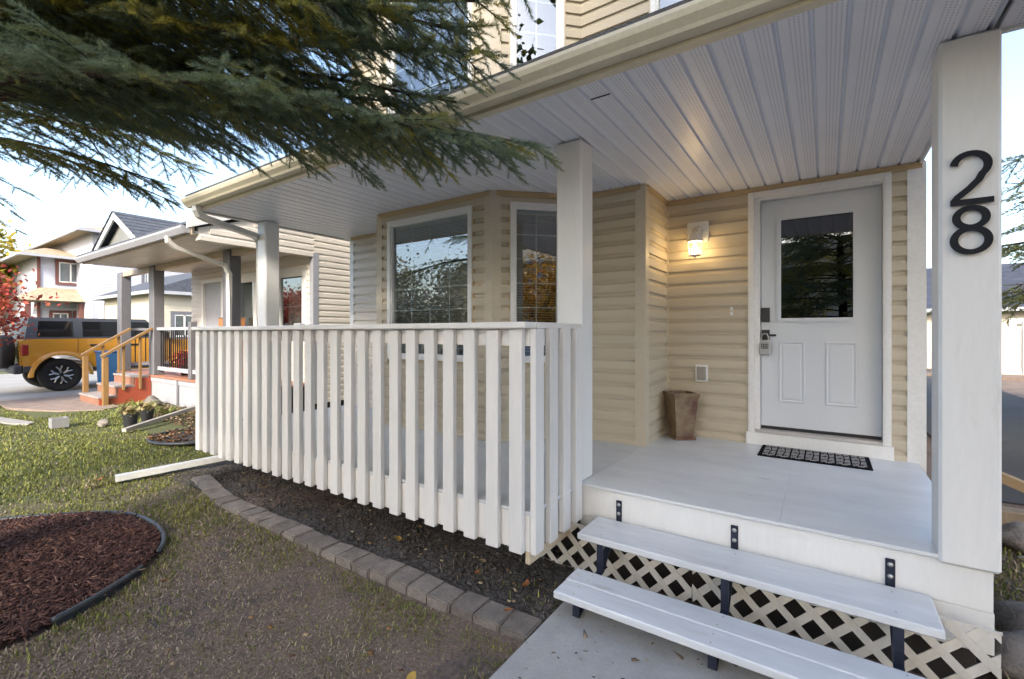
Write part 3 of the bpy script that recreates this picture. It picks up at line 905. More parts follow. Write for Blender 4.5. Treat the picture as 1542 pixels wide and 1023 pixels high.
for k in range(6):
    a = 2 * math.pi * k / 6
    mb = MB(); mb.tube([(lx + .050 * math.cos(a), ly + .050 * math.sin(a), 2.205), (lx + .062 * math.cos(a), ly + .062 * math.sin(a), 2.328)], .0035, 6); mb.build('cage_bar', M_LAMPW, wl)
    b_ = a + math.pi / 3
    mb = MB(); mb.quad((lx + .047 * math.cos(a), ly + .047 * math.sin(a), 2.207), (lx + .047 * math.cos(b_), ly + .047 * math.sin(b_), 2.207), (lx + .058 * math.cos(b_), ly + .058 * math.sin(b_), 2.326), (lx + .058 * math.cos(a), ly + .058 * math.sin(a), 2.326))
    mb.build('glass_pane', M_LAMPG, wl)
M_BULB = bpy.data.materials.new('bulb_glow'); M_BULB.use_nodes = True
bb = M_BULB.node_tree.nodes['Principled BSDF']; bb.inputs['Emission Color'].default_value = (1, .70, .34, 1); bb.inputs['Emission Strength'].default_value = 14; bb.inputs['Base Color'].default_value = (.9, .8, .6, 1)
mb = MB(); mb.lathe([(.001, 2.315), (.010, 2.312), (.011, 2.295), (.020, 2.275), (.024, 2.258), (.019, 2.242), (.008, 2.233), (.001, 2.232)], 14, T); mb.build('bulb', M_BULB, wl, smooth=True)
pl = bpy.data.lights.new('lantern_light', 'POINT'); pl.energy = 1.3; pl.color = (1, .66, .30); pl.shadow_soft_size = .05
plo = bpy.data.objects.new('lantern_light', pl); COL.objects.link(plo); plo.location = (lx, ly - .035, 2.225); plo.parent = wl; plo.matrix_parent_inverse = Matrix.Translation(-Vector(wl['_w']))

# ---------------------------------------------------------------- house number digits
def ribbon(mb, pts, w, y, t, closed=False, weights=None):
    n = len(pts); L = []; Rr = []
    for k in range(n):
        if closed: a, b = pts[k - 1], pts[(k + 1) % n]
        else: a, b = pts[max(k - 1, 0)], pts[min(k + 1, n - 1)]
        tx, tz = b[0] - a[0], b[1] - a[1]; l = math.hypot(tx, tz) or 1
        nx, nz = -tz / l, tx / l
        ww = (weights(nx, nz) if weights else 1) * w / 2
        L.append((pts[k][0] + nx * ww, pts[k][1] + nz * ww)); Rr.append((pts[k][0] - nx * ww, pts[k][1] - nz * ww))
    m = n if closed else n - 1
    i = len(mb.v)
    for k in range(n):
        mb.v += [(L[k][0], y, L[k][1]), (Rr[k][0], y, Rr[k][1]), (L[k][0], y - t, L[k][1]), (Rr[k][0], y - t, Rr[k][1])]
    for k in range(m):
        a = i + 4 * k; b = i + 4 * ((k + 1) % n)
        for q in ((0, 1), (1, 3), (3, 2), (2, 0)):
            mb.f.append((a + q[0], a + q[1], b + q[1], b + q[0])); mb.mi.append(0)
    if not closed:
        for a in (i, i + 4 * (n - 1)):
            mb.f.append((a, a + 1, a + 3, a + 2)); mb.mi.append(0)
PF = PY - .02
wt = lambda nx, nz: .78 + .22 * abs(nx)
mb = MB(); p = []
cx, cz, rx, rz = .510, 2.198, .053, .052
for k in range(19):
    a = R(172 - k * 12.2); p.append((cx + rx * math.cos(a), cz + rz * math.sin(a)))
p += [(.535, 2.135), (.505, 2.100), (.470, 2.068), (.458, 2.050)]
ribbon(mb, p, .026, PF - .012, .010, weights=wt); ribbon(mb, [(.447, 2.0455), (.58, 2.0455)], .023, PF - .0118, .0104)
d2 = mb.build('house_digit', M_DIGIT); tag(d2, 'black metal digit 2 on the white porch post above the 8', 'house number', 'house number digits')
mb = MB()
for (cx, cz, rx, rz) in ((.5115, 1.978, .046, .041), (.5115, 1.882, .0535, .050)):
    ribbon(mb, [(cx + rx * math.cos(2 * math.pi * k / 32), cz + rz * math.sin(2 * math.pi * k / 32)) for k in range(32)], .026, PF - .012 + (.0003 if cz > 1.9 else 0), .010, True, wt)
d8 = mb.build('house_digit', M_DIGIT); tag(d8, 'black metal digit 8 on the white porch post below the 2', 'house number', 'house number digits')

# ---------------------------------------------------------------- porch steps
st = thing('porch_steps', 'two white plank steps on dark steel brackets below the front porch', 'steps', (-.4, 2.4, .02))
MB().box(-1.19, .387, 2.42, 2.715, .292, .330, .006).build('tread', M_STEP, st)
lt = MB().box(-1.155, .382, 2.213, 2.352, .130, .168, .006).build('tread', M_STEP, st)
MB().box(-1.153, .384, 2.070, 2.209, .129, .167, .006).build('tread', M_STEP, st)
for (yy, zz) in ((2.47, .330), (2.66, .330), (2.25, .168), (2.32, .168), (2.105, .167), (2.175, .167)):
    for bx in (-1.055, -.40, .255):
        mb = MB(); mb.lathe([(.0045, zz - .001), (.0045, zz + .0006), (.001, zz + .0002)], 8, Matrix.Translation((bx + random.uniform(-.012, .012), yy + random.uniform(-.008, .008), 0))); mb.build('screw', M_OUT, st)
for bx in (-1.06, -.406, .249):
    mb = MB()
    mb.box(bx - .018, bx + .018, 2.738, 2.7475, .26, .445, .003)      # hanging strap
    mb.box(bx - .018, bx + .018, 2.44, 2.737, .2835, .2915)          # under the upper tread
    mb.tube([(bx, 2.452, .284), (bx, 2.448, .121)], .02, flat=(.018, .005))
    mb.tube([(bx, 2.62, .282), (bx, 2.46, .122)], .02, flat=(.018, .005))
    mb.box(bx - .018, bx + .018, 2.09, 2.452, .1195, .1285)           # under the lower tread
    mb.tube([(bx, 2.15, .119), (bx, 2.145, .028)], .02, flat=(.018, .005))
    mb.tube([(bx, 2.30, .119), (bx, 2.235, .060), (bx, 2.15, .026)], .02, flat=(.018, .005))
    br = mb.build('bracket', M_BLUEMET, st)
    for z in (.365, .420):
        mb = MB(); mb.lathe([(.0115, 0), (.011, .004), (.006, .007), (.001, .0075)], 10, Matrix.Translation((bx, 2.738, z)) @ Matrix.Rotation(R(90), 4, 'X'))
        o = mb.build('bolt', M_STEEL, None, smooth=True); o.parent = br

# ---------------------------------------------------------------- door mat, planter
def mat_material():
    m = bpy.data.materials.new('mat_print'); m.use_nodes = True
    t = m.node_tree; b = t.nodes['Principled BSDF']
    tc = _n(t, 'ShaderNodeTexCoord'); mp = _n(t, 'ShaderNodeMapping'); mp.inputs['Scale'].default_value = (30, 18, 1)
    t.links.new(tc.outputs['Object'], mp.inputs[0])
    w = _n(t, 'ShaderNodeTexWave', wave_type='RINGS'); w.inputs['Scale'].default_value = .55; w.inputs['Distortion'].default_value = 5.0; w.inputs['Detail'].default_value = 2
    t.links.new(mp.outputs[0], w.inputs[0])
    cr = _n(t, 'ShaderNodeValToRGB'); e = cr.color_ramp.elements; e[0].position = .42; e[0].color = (.012, .013, .018, 1); e[1].position = .52; e[1].color = (.46, .44, .43, 1)
    t.links.new(w.outputs['Fac'], cr.inputs[0]); t.links.new(cr.outputs[0], b.inputs['Base Color']); b.inputs['Roughness'].default_value = .85
    bp = _n(t, 'ShaderNodeBump'); bp.inputs['Strength'].default_value = .6; bp.inputs['Distance'].default_value = .004
    t.links.new(w.outputs['Fac'], bp.inputs['Height']); t.links.new(bp.outputs[0], b.inputs['Normal'])
    return m
dm = thing('door_mat', 'black and grey patterned mat before the white front door', 'door mat', (-.085, 4.33, ZD))
M_MATP = mat_material()
M_MATBLK = pmat('mat_rubber', (.010, .011, .014), .95, spec=.05, bump=.3)
mx0, mx1, my0, my1 = -.447, .283, 4.125, 4.522
MB().box(mx0, mx1, my0, my1, ZD + .0015, ZD + .010, .003).build('rubber_base', M_MATBLK, dm)
pw = (mx1 - mx0 - .05) / 7
for k in range(7):
    a = mx0 + .025 + k * pw
    me = MB().box(-pw / 2 + .006, pw / 2 - .006, -(my1 - my0) / 2 + .028, (my1 - my0) / 2 - .028, 0, .004, .002).mesh('mat_panel', M_MATP)
    o = obj('mat_panel', me, dm, (a + pw / 2, (my0 + my1) / 2, ZD + .0102))
    cx_, cy_, zt_ = a + pw / 2, (my0 + my1) / 2, ZD + .0146
    mb = MB(); hw, hh = pw / 2 - .010, (my1 - my0) / 2 - .036
    for q in range(3):
        yy = cy_ - hh + 2 * hh * (q + .5) / 3
        mb.tube([(cx_ - hw, yy - .012, zt_), (cx_ - hw * .35, yy + .016, zt_), (cx_ + hw * .3, yy - .014, zt_), (cx_ + hw, yy + .014, zt_)], .004, flat=(.0055, .0012))
    for sx_ in (0,):
        mb.tube([(cx_ + hw * sx_, cy_ - hh, zt_ + .0004), (cx_ + hw * (sx_ + .25), cy_, zt_ + .0004), (cx_ + hw * sx_, cy_ + hh, zt_ + .0004)], .004, flat=(.0035, .0012))
    o2 = mb.build('mat_motif', M_MATBLK); o2.parent = dm; o2.matrix_parent_inverse = Matrix.Translation(-Vector(dm['_w']))
M_BRONZE = pmat('bronze_glaze', (.27, .225, .14), .28, var=.4, scale=4.5, bump=.3, bscale=30, col2=(.085, .024, .012), fine=.2, spec=.6)
pt = thing('planter', 'tall tapered square bronze planter standing empty in the porch corner', 'planter', (-1.105, 4.415, ZD))
pm = Matrix.Translation((-1.105, 4.415, ZD + .002)) @ Matrix.Rotation(R(40), 4, 'Z')
def sq(h, z): return [pm @ Vector(q) for q in ((-h, -h, z), (h, -h, z), (h, h, z), (-h, h, z))]
mb = MB(); rs = [sq(.096, 0), sq(.096, .018), sq(.082, .03), sq(.110, .37), sq(.122, .405), sq(.122, .425), sq(.102, .425), sq(.08, .05)]
for A, B in zip(rs, rs[1:]):
    for k in range(4): mb.quad(A[k], A[(k + 1) % 4], B[(k + 1) % 4], B[k])
mb.quad(*reversed(rs[0])); mb.quad(*rs[-1]); mb.build('pot', M_BRONZE, pt)
mb = MB(); mb.quad(*sq(.09, .30)); mb.build('soil', pmat('potting_soil', (.03, .022, .016), .95, bump=.9, dist=.02), pt)

# ---------------------------------------------------------------- downspout of the porch gutter
mb = MB()
mb.tube([(-5.30, 2.075, 2.785), (-5.30, 2.075, 2.735), (-5.305, 2.10, 2.695), (-5.325, 2.18, 2.672), (-5.405, 2.70, 2.60), (-5.455, 2.785, 2.57), (-5.475, 2.80, 2.50), (-5.475, 2.80, .30), (-5.49, 2.76, .20), (-5.53, 2.60, .11)], .04, flat=(.036, .028))
mb.build('downspout', M_DOWN, house)
mb = MB(); mb.tube([(-5.555, 2.56, .095), (-5.79, 1.555, .05)], .04, flat=(.038, .028), cap=False)
mb.tube([(-5.555, 2.56, .095), (-5.79, 1.555, .05)], .04, flat=(.035, .025), cap=False)
de = mb.build('downspout_extension', pmat('white_spout', (.68, .69, .68), .4, var=.1, bump=.05)); tag(de, 'white downspout extension lying on the grass beside the white railing', 'downspout', 'downspout extensions')
# ---------------------------------------------------------------- garden bed: soil, paver edging
def cracked_soil():
    m = bpy.data.materials.new('cracked_soil'); m.use_nodes = True
    t = m.node_tree; b = t.nodes['Principled BSDF']
    g = _n(t, 'ShaderNodeNewGeometry')
    no = _n(t, 'ShaderNodeTexNoise'); no.inputs['Scale'].default_value = 5; no.inputs['Detail'].default_value = 6
    t.links.new(g.outputs['Position'], no.inputs['Vector'])
    mxv = _n(t, 'ShaderNodeMix', data_type='VECTOR'); mxv.inputs['Factor'].default_value = .06
    t.links.new(g.outputs['Position'], mxv.inputs['A']); t.links.new(no.outputs['Color'], mxv.inputs['B'])
    v = _n(t, 'ShaderNodeTexVoronoi', feature='DISTANCE_TO_EDGE'); v.inputs['Scale'].default_value = 21
    t.links.new(mxv.outputs['Result'], v.inputs['Vector'])
    mr = _n(t, 'ShaderNodeMapRange'); mr.inputs['From Max'].default_value = .14
    t.links.new(v.outputs['Distance'], mr.inputs['Value'])
    n2 = _n(t, 'ShaderNodeTexNoise'); n2.inputs['Scale'].default_value = 70; n2.inputs['Detail'].default_value = 5
    t.links.new(g.outputs['Position'], n2.inputs['Vector'])
    cr = _n(t, 'ShaderNodeValToRGB'); e = cr.color_ramp.elements; e[0].position = .3; e[0].color = (.055, .046, .040, 1); e[1].position = .75; e[1].color = (.15, .137, .125, 1)
    t.links.new(n2.outputs['Fac'], cr.inputs[0])
    mx = _n(t, 'ShaderNodeMix', data_type='RGBA'); mx.inputs['A'].default_value = (.045, .038, .033, 1)
    t.links.new(mr.outputs[0], mx.inputs['Factor']); t.links.new(cr.outputs[0], mx.inputs['B']); t.links.new(mx.outputs['Result'], b.inputs['Base Color'])
    ad = _n(t, 'ShaderNodeMath', operation='MULTIPLY_ADD'); ad.inputs[1].default_value = 1.3
    t.links.new(n2.outputs['Fac'], ad.inputs[0]); t.links.new(mr.outputs[0], ad.inputs[2])
    bp = _n(t, 'ShaderNodeBump'); bp.inputs['Strength'].default_value = .7; bp.inputs['Distance'].default_value = .012
    t.links.new(ad.outputs[0], bp.inputs['Height']); t.links.new(bp.outputs[0], b.inputs['Normal'])
    b.inputs['Roughness'].default_value = .95
    return m
def fbm(x, y, s=1.0):
    return (np.sin(x * 2.1 * s + 1.3 * np.sin(y * 1.7 * s)) + np.sin(y * 2.9 * s + 1.1 * np.sin(x * 2.3 * s + .7)) * .8
            + .5 * np.sin(x * 5.3 * s + y * 4.1 * s) + .35 * np.sin(x * 9.1 * s - y * 7.7 * s + 1.9)) / 2.65
gx = np.linspace(-5.75, -1.19, 230); gy = np.linspace(1.93, 3.0, 56)
X, Y = np.meshgrid(gx, gy)
Z = .006 + .012 * fbm(X, Y, 2.5) + .008 * fbm(X + 3, Y, 7) + rng.normal(0, .0025, X.shape)
v = np.stack([X, Y, Z], -1).reshape(-1, 3)
nx = len(gx); idx = np.arange(len(v)).reshape(X.shape)
f = np.stack([idx[:-1, :-1], idx[:-1, 1:], idx[1:, 1:], idx[1:, :-1]], -1).reshape(-1, 4)
M_SOIL = cracked_soil()
struct(obj('soil_bed', npmesh('soil_bed', v, f, M_SOIL, smooth=True)))
def scatter_chunks(name, P, size, mat, flat=.6, tint=None, elong=1.0):
    """many small angular lumps in one mesh (octahedra)"""
    n = len(P)
    base = np.array([[1, 0, 0], [0, 1, 0], [-1, 0, 0], [0, -1, 0], [0, 0, 1], [0, 0, -1]], float)
    v = np.repeat(base[None], n, 0) * (1 + rng.uniform(-.35, .35, (n, 6, 1)))
    v *= np.array([elong, 1, flat])
    v *= size[:, None, None]
    a = rng.uniform(0, 6.28, n); c, s = np.cos(a), np.sin(a)
    x = v[..., 0] * c[:, None] - v[..., 1] * s[:, None]; y = v[..., 0] * s[:, None] + v[..., 1] * c[:, None]
    b = rng.normal(0, .35, n)
    z = v[..., 2] + x * np.sin(b)[:, None]
    v = np.stack([x, y, z], -1) + P[:, None]
    F = np.array([[0, 1, 4], [1, 2, 4], [2, 3, 4], [3, 0, 4], [1, 0, 5], [2, 1, 5], [3, 2, 5], [0, 3, 5]])
    f = (np.arange(n)[:, None, None] * 6 + F[None]).reshape(-1, 3)
    tt = None if tint is None else np.repeat(tint, 6)
    return obj(name, npmesh(name, v.reshape(-1, 3), f, mat, tt))
# clods of soil
n = 9000
px_ = rng.uniform(-5.5, -1.22, n); py_ = rng.uniform(2.03, 2.9, n)
o = scatter_chunks('soil_clods', np.stack([px_, py_, np.full(n, .010)], -1), rng.gamma(1.6, .0032, n) + .002, M_SOIL, .6)
o['kind'] = 'stuff'; o['label'] = 'crumbled dark soil clods in the bed below the railing'
# paver edging: a row of blocks, bending back at its far end
edge = thing('paver_edging', 'row of grey paver blocks along the soil bed under the railing', 'edging', (-3.2, 1.95, 0))
pts = []
def edge_pt(s):
    # s: metres from the walk, going left
    x = -1.275 - s
    y = 1.955 - .035 * math.sin(min(s, 3.6) / 3.6 * math.pi)
    if s > 3.1:
        y += .155 * (s - 3.1) ** 1.35; x += .10 * (s - 3.1) ** 1.6
    return Vector((x, y, 0))
pb = []
for var in range(7):
    bm = bmesh.new(); bmesh.ops.create_cube(bm, size=1)
    for q in bm.verts:
        wd = .166 if q.co.y > 0 else .160
        q.co = Vector((q.co.x * wd, q.co.y * .165, q.co.z * .085)) + Vector([random.uniform(-.006, .006) for _ in range(3)])
    bmesh.ops.bevel(bm, geom=bm.edges[:], offset=.009, segments=2, affect='EDGES')
    m_ = MB(); m_.addbm(bm); pb.append(m_.mesh('paver_block', M_PAVER))
s = 0
for k in range(26):
    a, b_ = edge_pt(s - .01), edge_pt(s + .01)
    d = (a - b_).normalized()
    o = obj('paver_block', pb[(k * 3) % 7], edge, edge_pt(s) + Vector((0, random.uniform(-.006, .006), -.013 + random.uniform(-.004, .005))))
    o.rotation_euler = (random.uniform(-.03, .03), random.uniform(-.03, .03), math.atan2(d.y, d.x) + random.uniform(-.03, .03))
    s += .1615
# ---------------------------------------------------------------- mulch bed round the spruce
cxm, cym = MULCH_C
def in_mulch(x, y, m=0.0): return (x - cxm) ** 2 + (y - cym) ** 2 < (MULCH_R + m) ** 2
rr = np.linspace(0, 1, 14); an = np.linspace(0, 2 * np.pi, 61)[:-1]
v = [(cxm, cym, .10)]; f = []
for r_ in rr[1:]:
    for a in an: v.append((cxm + MULCH_R * .99 * r_ * math.cos(a), cym + MULCH_R * .99 * r_ * math.sin(a), .012 + .09 * (1 - r_ ** 2)))
mb = MB(); mb.v = v
for j in range(60): mb.f.append((0, 1 + j, 1 + (j + 1) % 60))
for k in range(len(rr) - 2):
    for j in range(60):
        a = 1 + k * 60 + j; b_ = 1 + k * 60 + (j + 1) % 60
        mb.f.append((a, a + 60, b_ + 60, b_))
mb.mi = [0] * len(mb.f)
M_MULCHB = pmat('mulch_base', (.07, .038, .030), .95, var=.3, scale=20, bump=1, bscale=90, dist=.02, fine=.4)
struct(mb.build('mulch_bed', M_MULCHB, smooth=True))
n = 22000
a = rng.uniform(0, 6.283, n); r_ = np.sqrt(rng.uniform(0, 1, n)) * MULCH_R * .985
# most chips on the side one can see
keep = (np.sin(a) * r_ + np.cos(a) * r_ * .3 > -.55)
a, r_ = a[keep], r_[keep]; n = len(a)
P = np.stack([cxm + r_ * np.cos(a), cym + r_ * np.sin(a), .022 + .09 * (1 - (r_ / MULCH_R) ** 2) + rng.uniform(0, .012, n)], -1)
L = rng.gamma(3.5, .0055, n) + .008; Wd = rng.uniform(.0025, .007, n)
az = rng.uniform(0, 6.283, n); tl = rng.normal(0, .30, n); rl = rng.normal(0, .5, n)
d = np.stack([np.cos(az) * np.cos(tl), np.sin(az) * np.cos(tl), np.sin(tl)], -1)
sdv = np.stack([-np.sin(az) * np.cos(rl), np.cos(az) * np.cos(rl), np.sin(rl)], -1)
up = np.cross(d, sdv) * .003
v = np.stack([P - d * L[:, None] - sdv * Wd[:, None], P + d * L[:, None] - sdv * (Wd * .6)[:, None], P + d * L[:, None] + sdv * Wd[:, None], P - d * L[:, None] + sdv * (Wd * .7)[:, None]], 1)
v = np.concatenate([v + up[:, None], v - up[:, None]], 1)
F = np.array([[0, 1, 2, 3], [7, 6, 5, 4], [0, 4, 5, 1], [1, 5, 6, 2], [2, 6, 7, 3], [3, 7, 4, 0]])
f = (np.arange(n)[:, None, None] * 8 + F[None]).reshape(-1, 4)
tt = np.repeat(np.clip(rng.beta(1.6, 3.0, n), 0, 1), 8)
M_CHIP = tintmat('bark_chips', [(0, (.045, .022, .019)), (.4, (.105, .052, .042)), (.75, (.18, .095, .072)), (1, (.36, .25, .19))], .85, trans=0.0, spec=.25)
o = obj('bark_mulch', npmesh('bark_mulch', v.reshape(-1, 3), f, M_CHIP, tt)); o['kind'] = 'stuff'; o['label'] = 'reddish brown bark mulch in the round bed'
# plastic edging: two lengths with a gap where grass grows over it
ed = thing('garden_edging', 'dark plastic edging tube curving round the mulch bed', 'edging', (cxm + MULCH_R, cym, 0))
for a0, a1 in ((18, 47), (58, 178), (-60, 2)):
    mb = MB(); p = []
    for k in range(25):
        a = R(a0 + (a1 - a0) * k / 24); w_ = MULCH_R + .012 * math.sin(a * 7)
        p.append((cxm + w_ * math.cos(a), cym + w_ * math.sin(a), .034 + .008 * math.sin(a * 5)))
    mb.tube(p, .0165, 10)
    p2 = [(q[0], q[1], -.02) for q in p]
    i = len(mb.v)
    for q in p: mb.v += [(q[0], q[1], q[2] - .015), (q[0], q[1], -.03)]
    for k in range(24): mb.f.append((i + 2 * k, i + 2 * k + 1, i + 2 * k + 3, i + 2 * k + 2)); mb.mi.append(0)
    mb.build('edging_length', M_EDGE, ed, smooth=True)

# ---------------------------------------------------------------- grass
def green_of(x, y):
    g = .21 + .30 * fbm(x + 1.1, y - .4, .9) + .42 * fbm(x, y, 2.6) + .2 * fbm(x + 5, y, 6.1)
    dist = np.hypot(x, y)
    g = g + np.clip((-x - 4.1) * .34, -.16, .85)
    g = g + .45 * np.exp(-((y - 1.72) / .16) ** 2) * (x > -4.6)
    dm = np.hypot(x - cxm, y - cym)
    g = g + .35 * np.exp(-((dm - 1.3) / .12) ** 2)
    g = g - .35 * np.exp(-(((x + 2.4) / .9) ** 2 + ((y - 1.1) / .5) ** 2))
    return np.clip(g, 0, 1)
def ok_grass(x, y):
    ok = (np.hypot(x - cxm, y - cym) > MULCH_R + .015)
    ok &= ~((x > -1.20) & (x < .68) & (y < 2.75))
    ok &= ~((x > -5.35) & (x < -1.1) & (y > 1.83 + np.where(x < -4.3, (-x - 4.3) * .32, 0)))
    ok &= ~((x > -5.4) & (y > 2.4) & (x < .62))
    ok &= ~((x < -14.4) & (x > -24))
    ok &= ~((x < -11.4) & (y > 1.95))
    ok &= ~((x < -10.7) & (y > 1.3 + (x + 14.6) * .06) & (y < 1.62 + np.clip(x + 12, 0, 2) * .15))
    ok &= ~((x > 1.2) & (y > 5.7))
    ok &= ~((x > -9.6) & (x < -5.9) & (y > 2.62))
    ok &= (y < 3.9)
    return ok
def grass(name, x, y, hscale, label, wmul=1.0, dry=0.0, gmul=1.0):
    k = ok_grass(x, y); x, y = x[k], y[k]; n = len(x)
    dist = np.hypot(x, y)
    g = green_of(x, y) * gmul
    isg = rng.uniform(0, 1, n) < (.08 + .86 * g) * (1 - dry)
    h = (np.where(isg, rng.uniform(.016, .044, n), rng.uniform(.014, .042, n)) * (.75 + .5 * g)) * hscale
    w = (.0010 + .0009 * rng.uniform(0, 1, n)) * (1 + dist * .36) * wmul
    az = rng.uniform(0, 6.283, n)
    lean = np.where(isg, rng.uniform(.15, .9, n), rng.uniform(.7, 1.45, n))
    d = np.stack([np.cos(az) * np.sin(lean), np.sin(az) * np.sin(lean), np.cos(lean)], -1)
    s_ = np.stack([-np.sin(az), np.cos(az), np.zeros(n)], -1)
    z = .012 * np.sin(x * 1.7 + y) + .01 * np.sin(y * 2.3 - x * .6) - .014
    B = np.stack([x, y, z], -1)
    mid = B + d * (h * .55)[:, None] + np.array([0, 0, 1]) * (h * .12)[:, None]
    tip = B + d * h[:, None] - np.array([0, 0, 1]) * (h * .1)[:, None]
    v = np.stack([B - s_ * w[:, None], B + s_ * w[:, None], mid + s_ * (w * .8)[:, None], tip, mid - s_ * (w * .8)[:, None]], 1)
    f = np.concatenate([np.arange(n)[:, None, None] * 5 + np.array([[0, 1, 2], [0, 2, 4], [4, 2, 3]])[None]]).reshape(-1, 3)
    t = np.where(isg, .55 + .45 * np.clip(rng.normal(.5, .28, n), 0, 1), .45 * np.clip(rng.normal(.5, .3, n), 0, 1))
    o = obj(name, npmesh(name, v.reshape(-1, 3), f, M_GRASS, np.repeat(t, 5)))
    o['kind'] = 'stuff'; o['label'] = label
    return o
M_GRASS = tintmat('grass_blades', [(0, (.17, .125, .095)), (.22, (.31, .24, .175)), (.45, (.50, .41, .29)), (.55, (.10, .115, .034)), (.8, (.18, .20, .05)), (1, (.32, .33, .09))], .6, trans=.25, spec=.25)
n = 520000
th = rng.uniform(R(90 + 34 - 52), R(90 + 34 + 52), n)
rd = 0.9 + 15.5 * rng.uniform(0, 1, n) ** 2.25
gxp, gyp = rd * np.cos(th), rd * np.sin(th)
grass('grass', gxp, gyp, 1.0, 'patchy half dry lawn grass in front of the porch')
# longer tufts at the edges of the bed, the walk and on the right of the porch
n = 2600
gxp = rng.uniform(-1.30, -1.19, n); gyp = rng.uniform(.4, 2.4, n)
tx = np.concatenate([rng.uniform(.63, 1.25, 5200), rng.uniform(-2.0, -1.2, 90)]); ty = np.concatenate([rng.uniform(2.4, 5.6, 5200), rng.uniform(2.1, 2.35, 90)])
def tufts(name, x, y, label, hmin=.05, hmax=.12, wmul=1.6):
    n = len(x); az = rng.uniform(0, 6.283, n); h = rng.uniform(hmin, hmax, n); lean = rng.uniform(.1, 1.0, n); w = .0022 * wmul * (1 + np.hypot(x, y) * .15)
    d = np.stack([np.cos(az) * np.sin(lean), np.sin(az) * np.sin(lean), np.cos(lean)], -1); s_ = np.stack([-np.sin(az), np.cos(az), np.zeros(n)], -1)
    B = np.stack([x, y, np.full(n, -.01)], -1); mid = B + d * (h * .6)[:, None]; tip = B + d * h[:, None] * 1.05 - np.array([0, 0, 1]) * (h * .25)[:, None]
    v = np.stack([B - s_ * w[:, None], B + s_ * w[:, None], mid + s_ * (w * .8)[:, None], tip, mid - s_ * (w * .8)[:, None]], 1)
    f = (np.arange(n)[:, None, None] * 5 + np.array([[0, 1, 2], [0, 2, 4], [4, 2, 3]])[None]).reshape(-1, 3)
    t = np.where(rng.uniform(0, 1, n) < .6, rng.uniform(.55, 1, n), rng.uniform(0, .45, n))
    o = obj(name, npmesh(name, v.reshape(-1, 3), f, M_GRASS, np.repeat(t, 5))); o['kind'] = 'stuff'; o['label'] = label
tufts('long_grass', tx, ty, 'longer rough grass right of the porch', .03, .09, 1.2)
k = rng.uniform(0, 1, n) < (.3 + .5 * np.sin(gyp * 6))
tufts('edge_grass', gxp[k], gyp[k], 'grass fringe growing along the concrete walk', .015, .05, .8)
ga = rng.uniform(R(2), R(75), 900); gr = MULCH_R + .03 + np.abs(rng.normal(0, .05, 900))
tufts('bed_fringe', cxm + gr * np.cos(ga), cym + gr * np.sin(ga), 'green grass fringe along the mulch edging', .02, .06, .8)
sx = -5.8 - np.abs(rng.normal(0, .18, 700)); sy = 1.5 + rng.normal(0, .10, 700)
tufts('spout_grass', sx, sy, 'lush green grass at the downspout mouth', .03, .08, .9)

# ---------------------------------------------------------------- fallen leaves
def leaf_mesh(nm, c, c2):
    mb = MB(); P = []
    for k in range(9):
        t_ = k / 8; w = .5 * math.sin(math.pi * t_ ** .8) * .62
        for sgn in (-1, 0, 1): P.append((t_ - .5, sgn * w, .12 * abs(sgn) + .25 * (t_ - .5) ** 2))
    mb.v = P
    for k in range(8):
        for j in range(2): a = k * 3 + j; mb.f.append((a, a + 1, a + 4, a + 3)); mb.mi.append(0)
    return mb.mesh(nm, pmat(nm + '_' + str(c[0]), c, .7, col2=c2, var=.2, scale=40, bump=.2, trans=.2), True)
LY = leaf_mesh('fallen_leaf', (.50, .34, .07), (.38, .22, .05)); LO = leaf_mesh('fallen_leaf', (.33, .14, .045), (.22, .08, .03)); LB = leaf_mesh('fallen_leaf', (.34, .25, .15), (.25, .17, .09))
for (x, y, z, s, me, lab) in ((-2.46, 2.21, .045, .075, LY, 'yellow leaf lying alone in the middle of the dark soil bed'),
                              (-1.79, 2.30, .045, .05, LB, 'small dull leaf on the soil close under the railing'),
                              (-1.73, 2.17, .045, .05, LO, 'brown leaf on the cracked soil nearer the pavers'),
                              (-1.41, 2.22, .05, .07, LO, 'brown leaf at the corner of the lattice under the railing'),
                              (-1.455, 1.375, .02, .06, LY, 'tan yellow leaf alone on the brown lawn near the walk'),
                              (-3.21, 1.09, .03, .055, LO, 'orange leaf on the grass just outside the mulch edging'),
                              (-4.62, 1.27, .05, .07, LB, 'pale leaf lying on the mulch near its far edge'),
                              (-1.36, 1.97, .045, .05, LO, 'reddish leaf lying on the paver blocks near the walk'),
                              (-5.95, 1.48, .03, .07, LO, 'orange leaf by the mouth of the white downspout extension')):
    o = obj('fallen_leaf', me, None, (x, y, z)); o.scale = (s, s, s); o.rotation_euler = (random.uniform(-.3, .3), random.uniform(-.3, .3), random.uniform(0, 6))
    tag(o, lab, 'leaf', 'fallen leaves')
n = 260
lx_ = np.concatenate([rng.uniform(-5, -1.3, 120), rng.uniform(-9, -1.3, 140)]); ly_ = np.concatenate([rng.uniform(2.05, 2.5, 120), rng.uniform(.6, 2.0, 140)])
k = np.hypot(lx_ - cxm, ly_ - cym) > MULCH_R; lx_, ly_ = lx_[k], ly_[k]
o = scatter_chunks('leaf_litter', np.stack([lx_, ly_, np.where(ly_ > 1.98, .035, .012)], -1), rng.uniform(.006, .016, len(lx_)), tintmat('litter', [(0, (.10, .05, .025)), (.5, (.26, .15, .06)), (1, (.42, .34, .22))], .8, trans=0), .25, rng.uniform(0, 1, len(lx_)))
o['kind'] = 'stuff'; o['label'] = 'small brown leaf litter scattered on soil and lawn'
n = 420
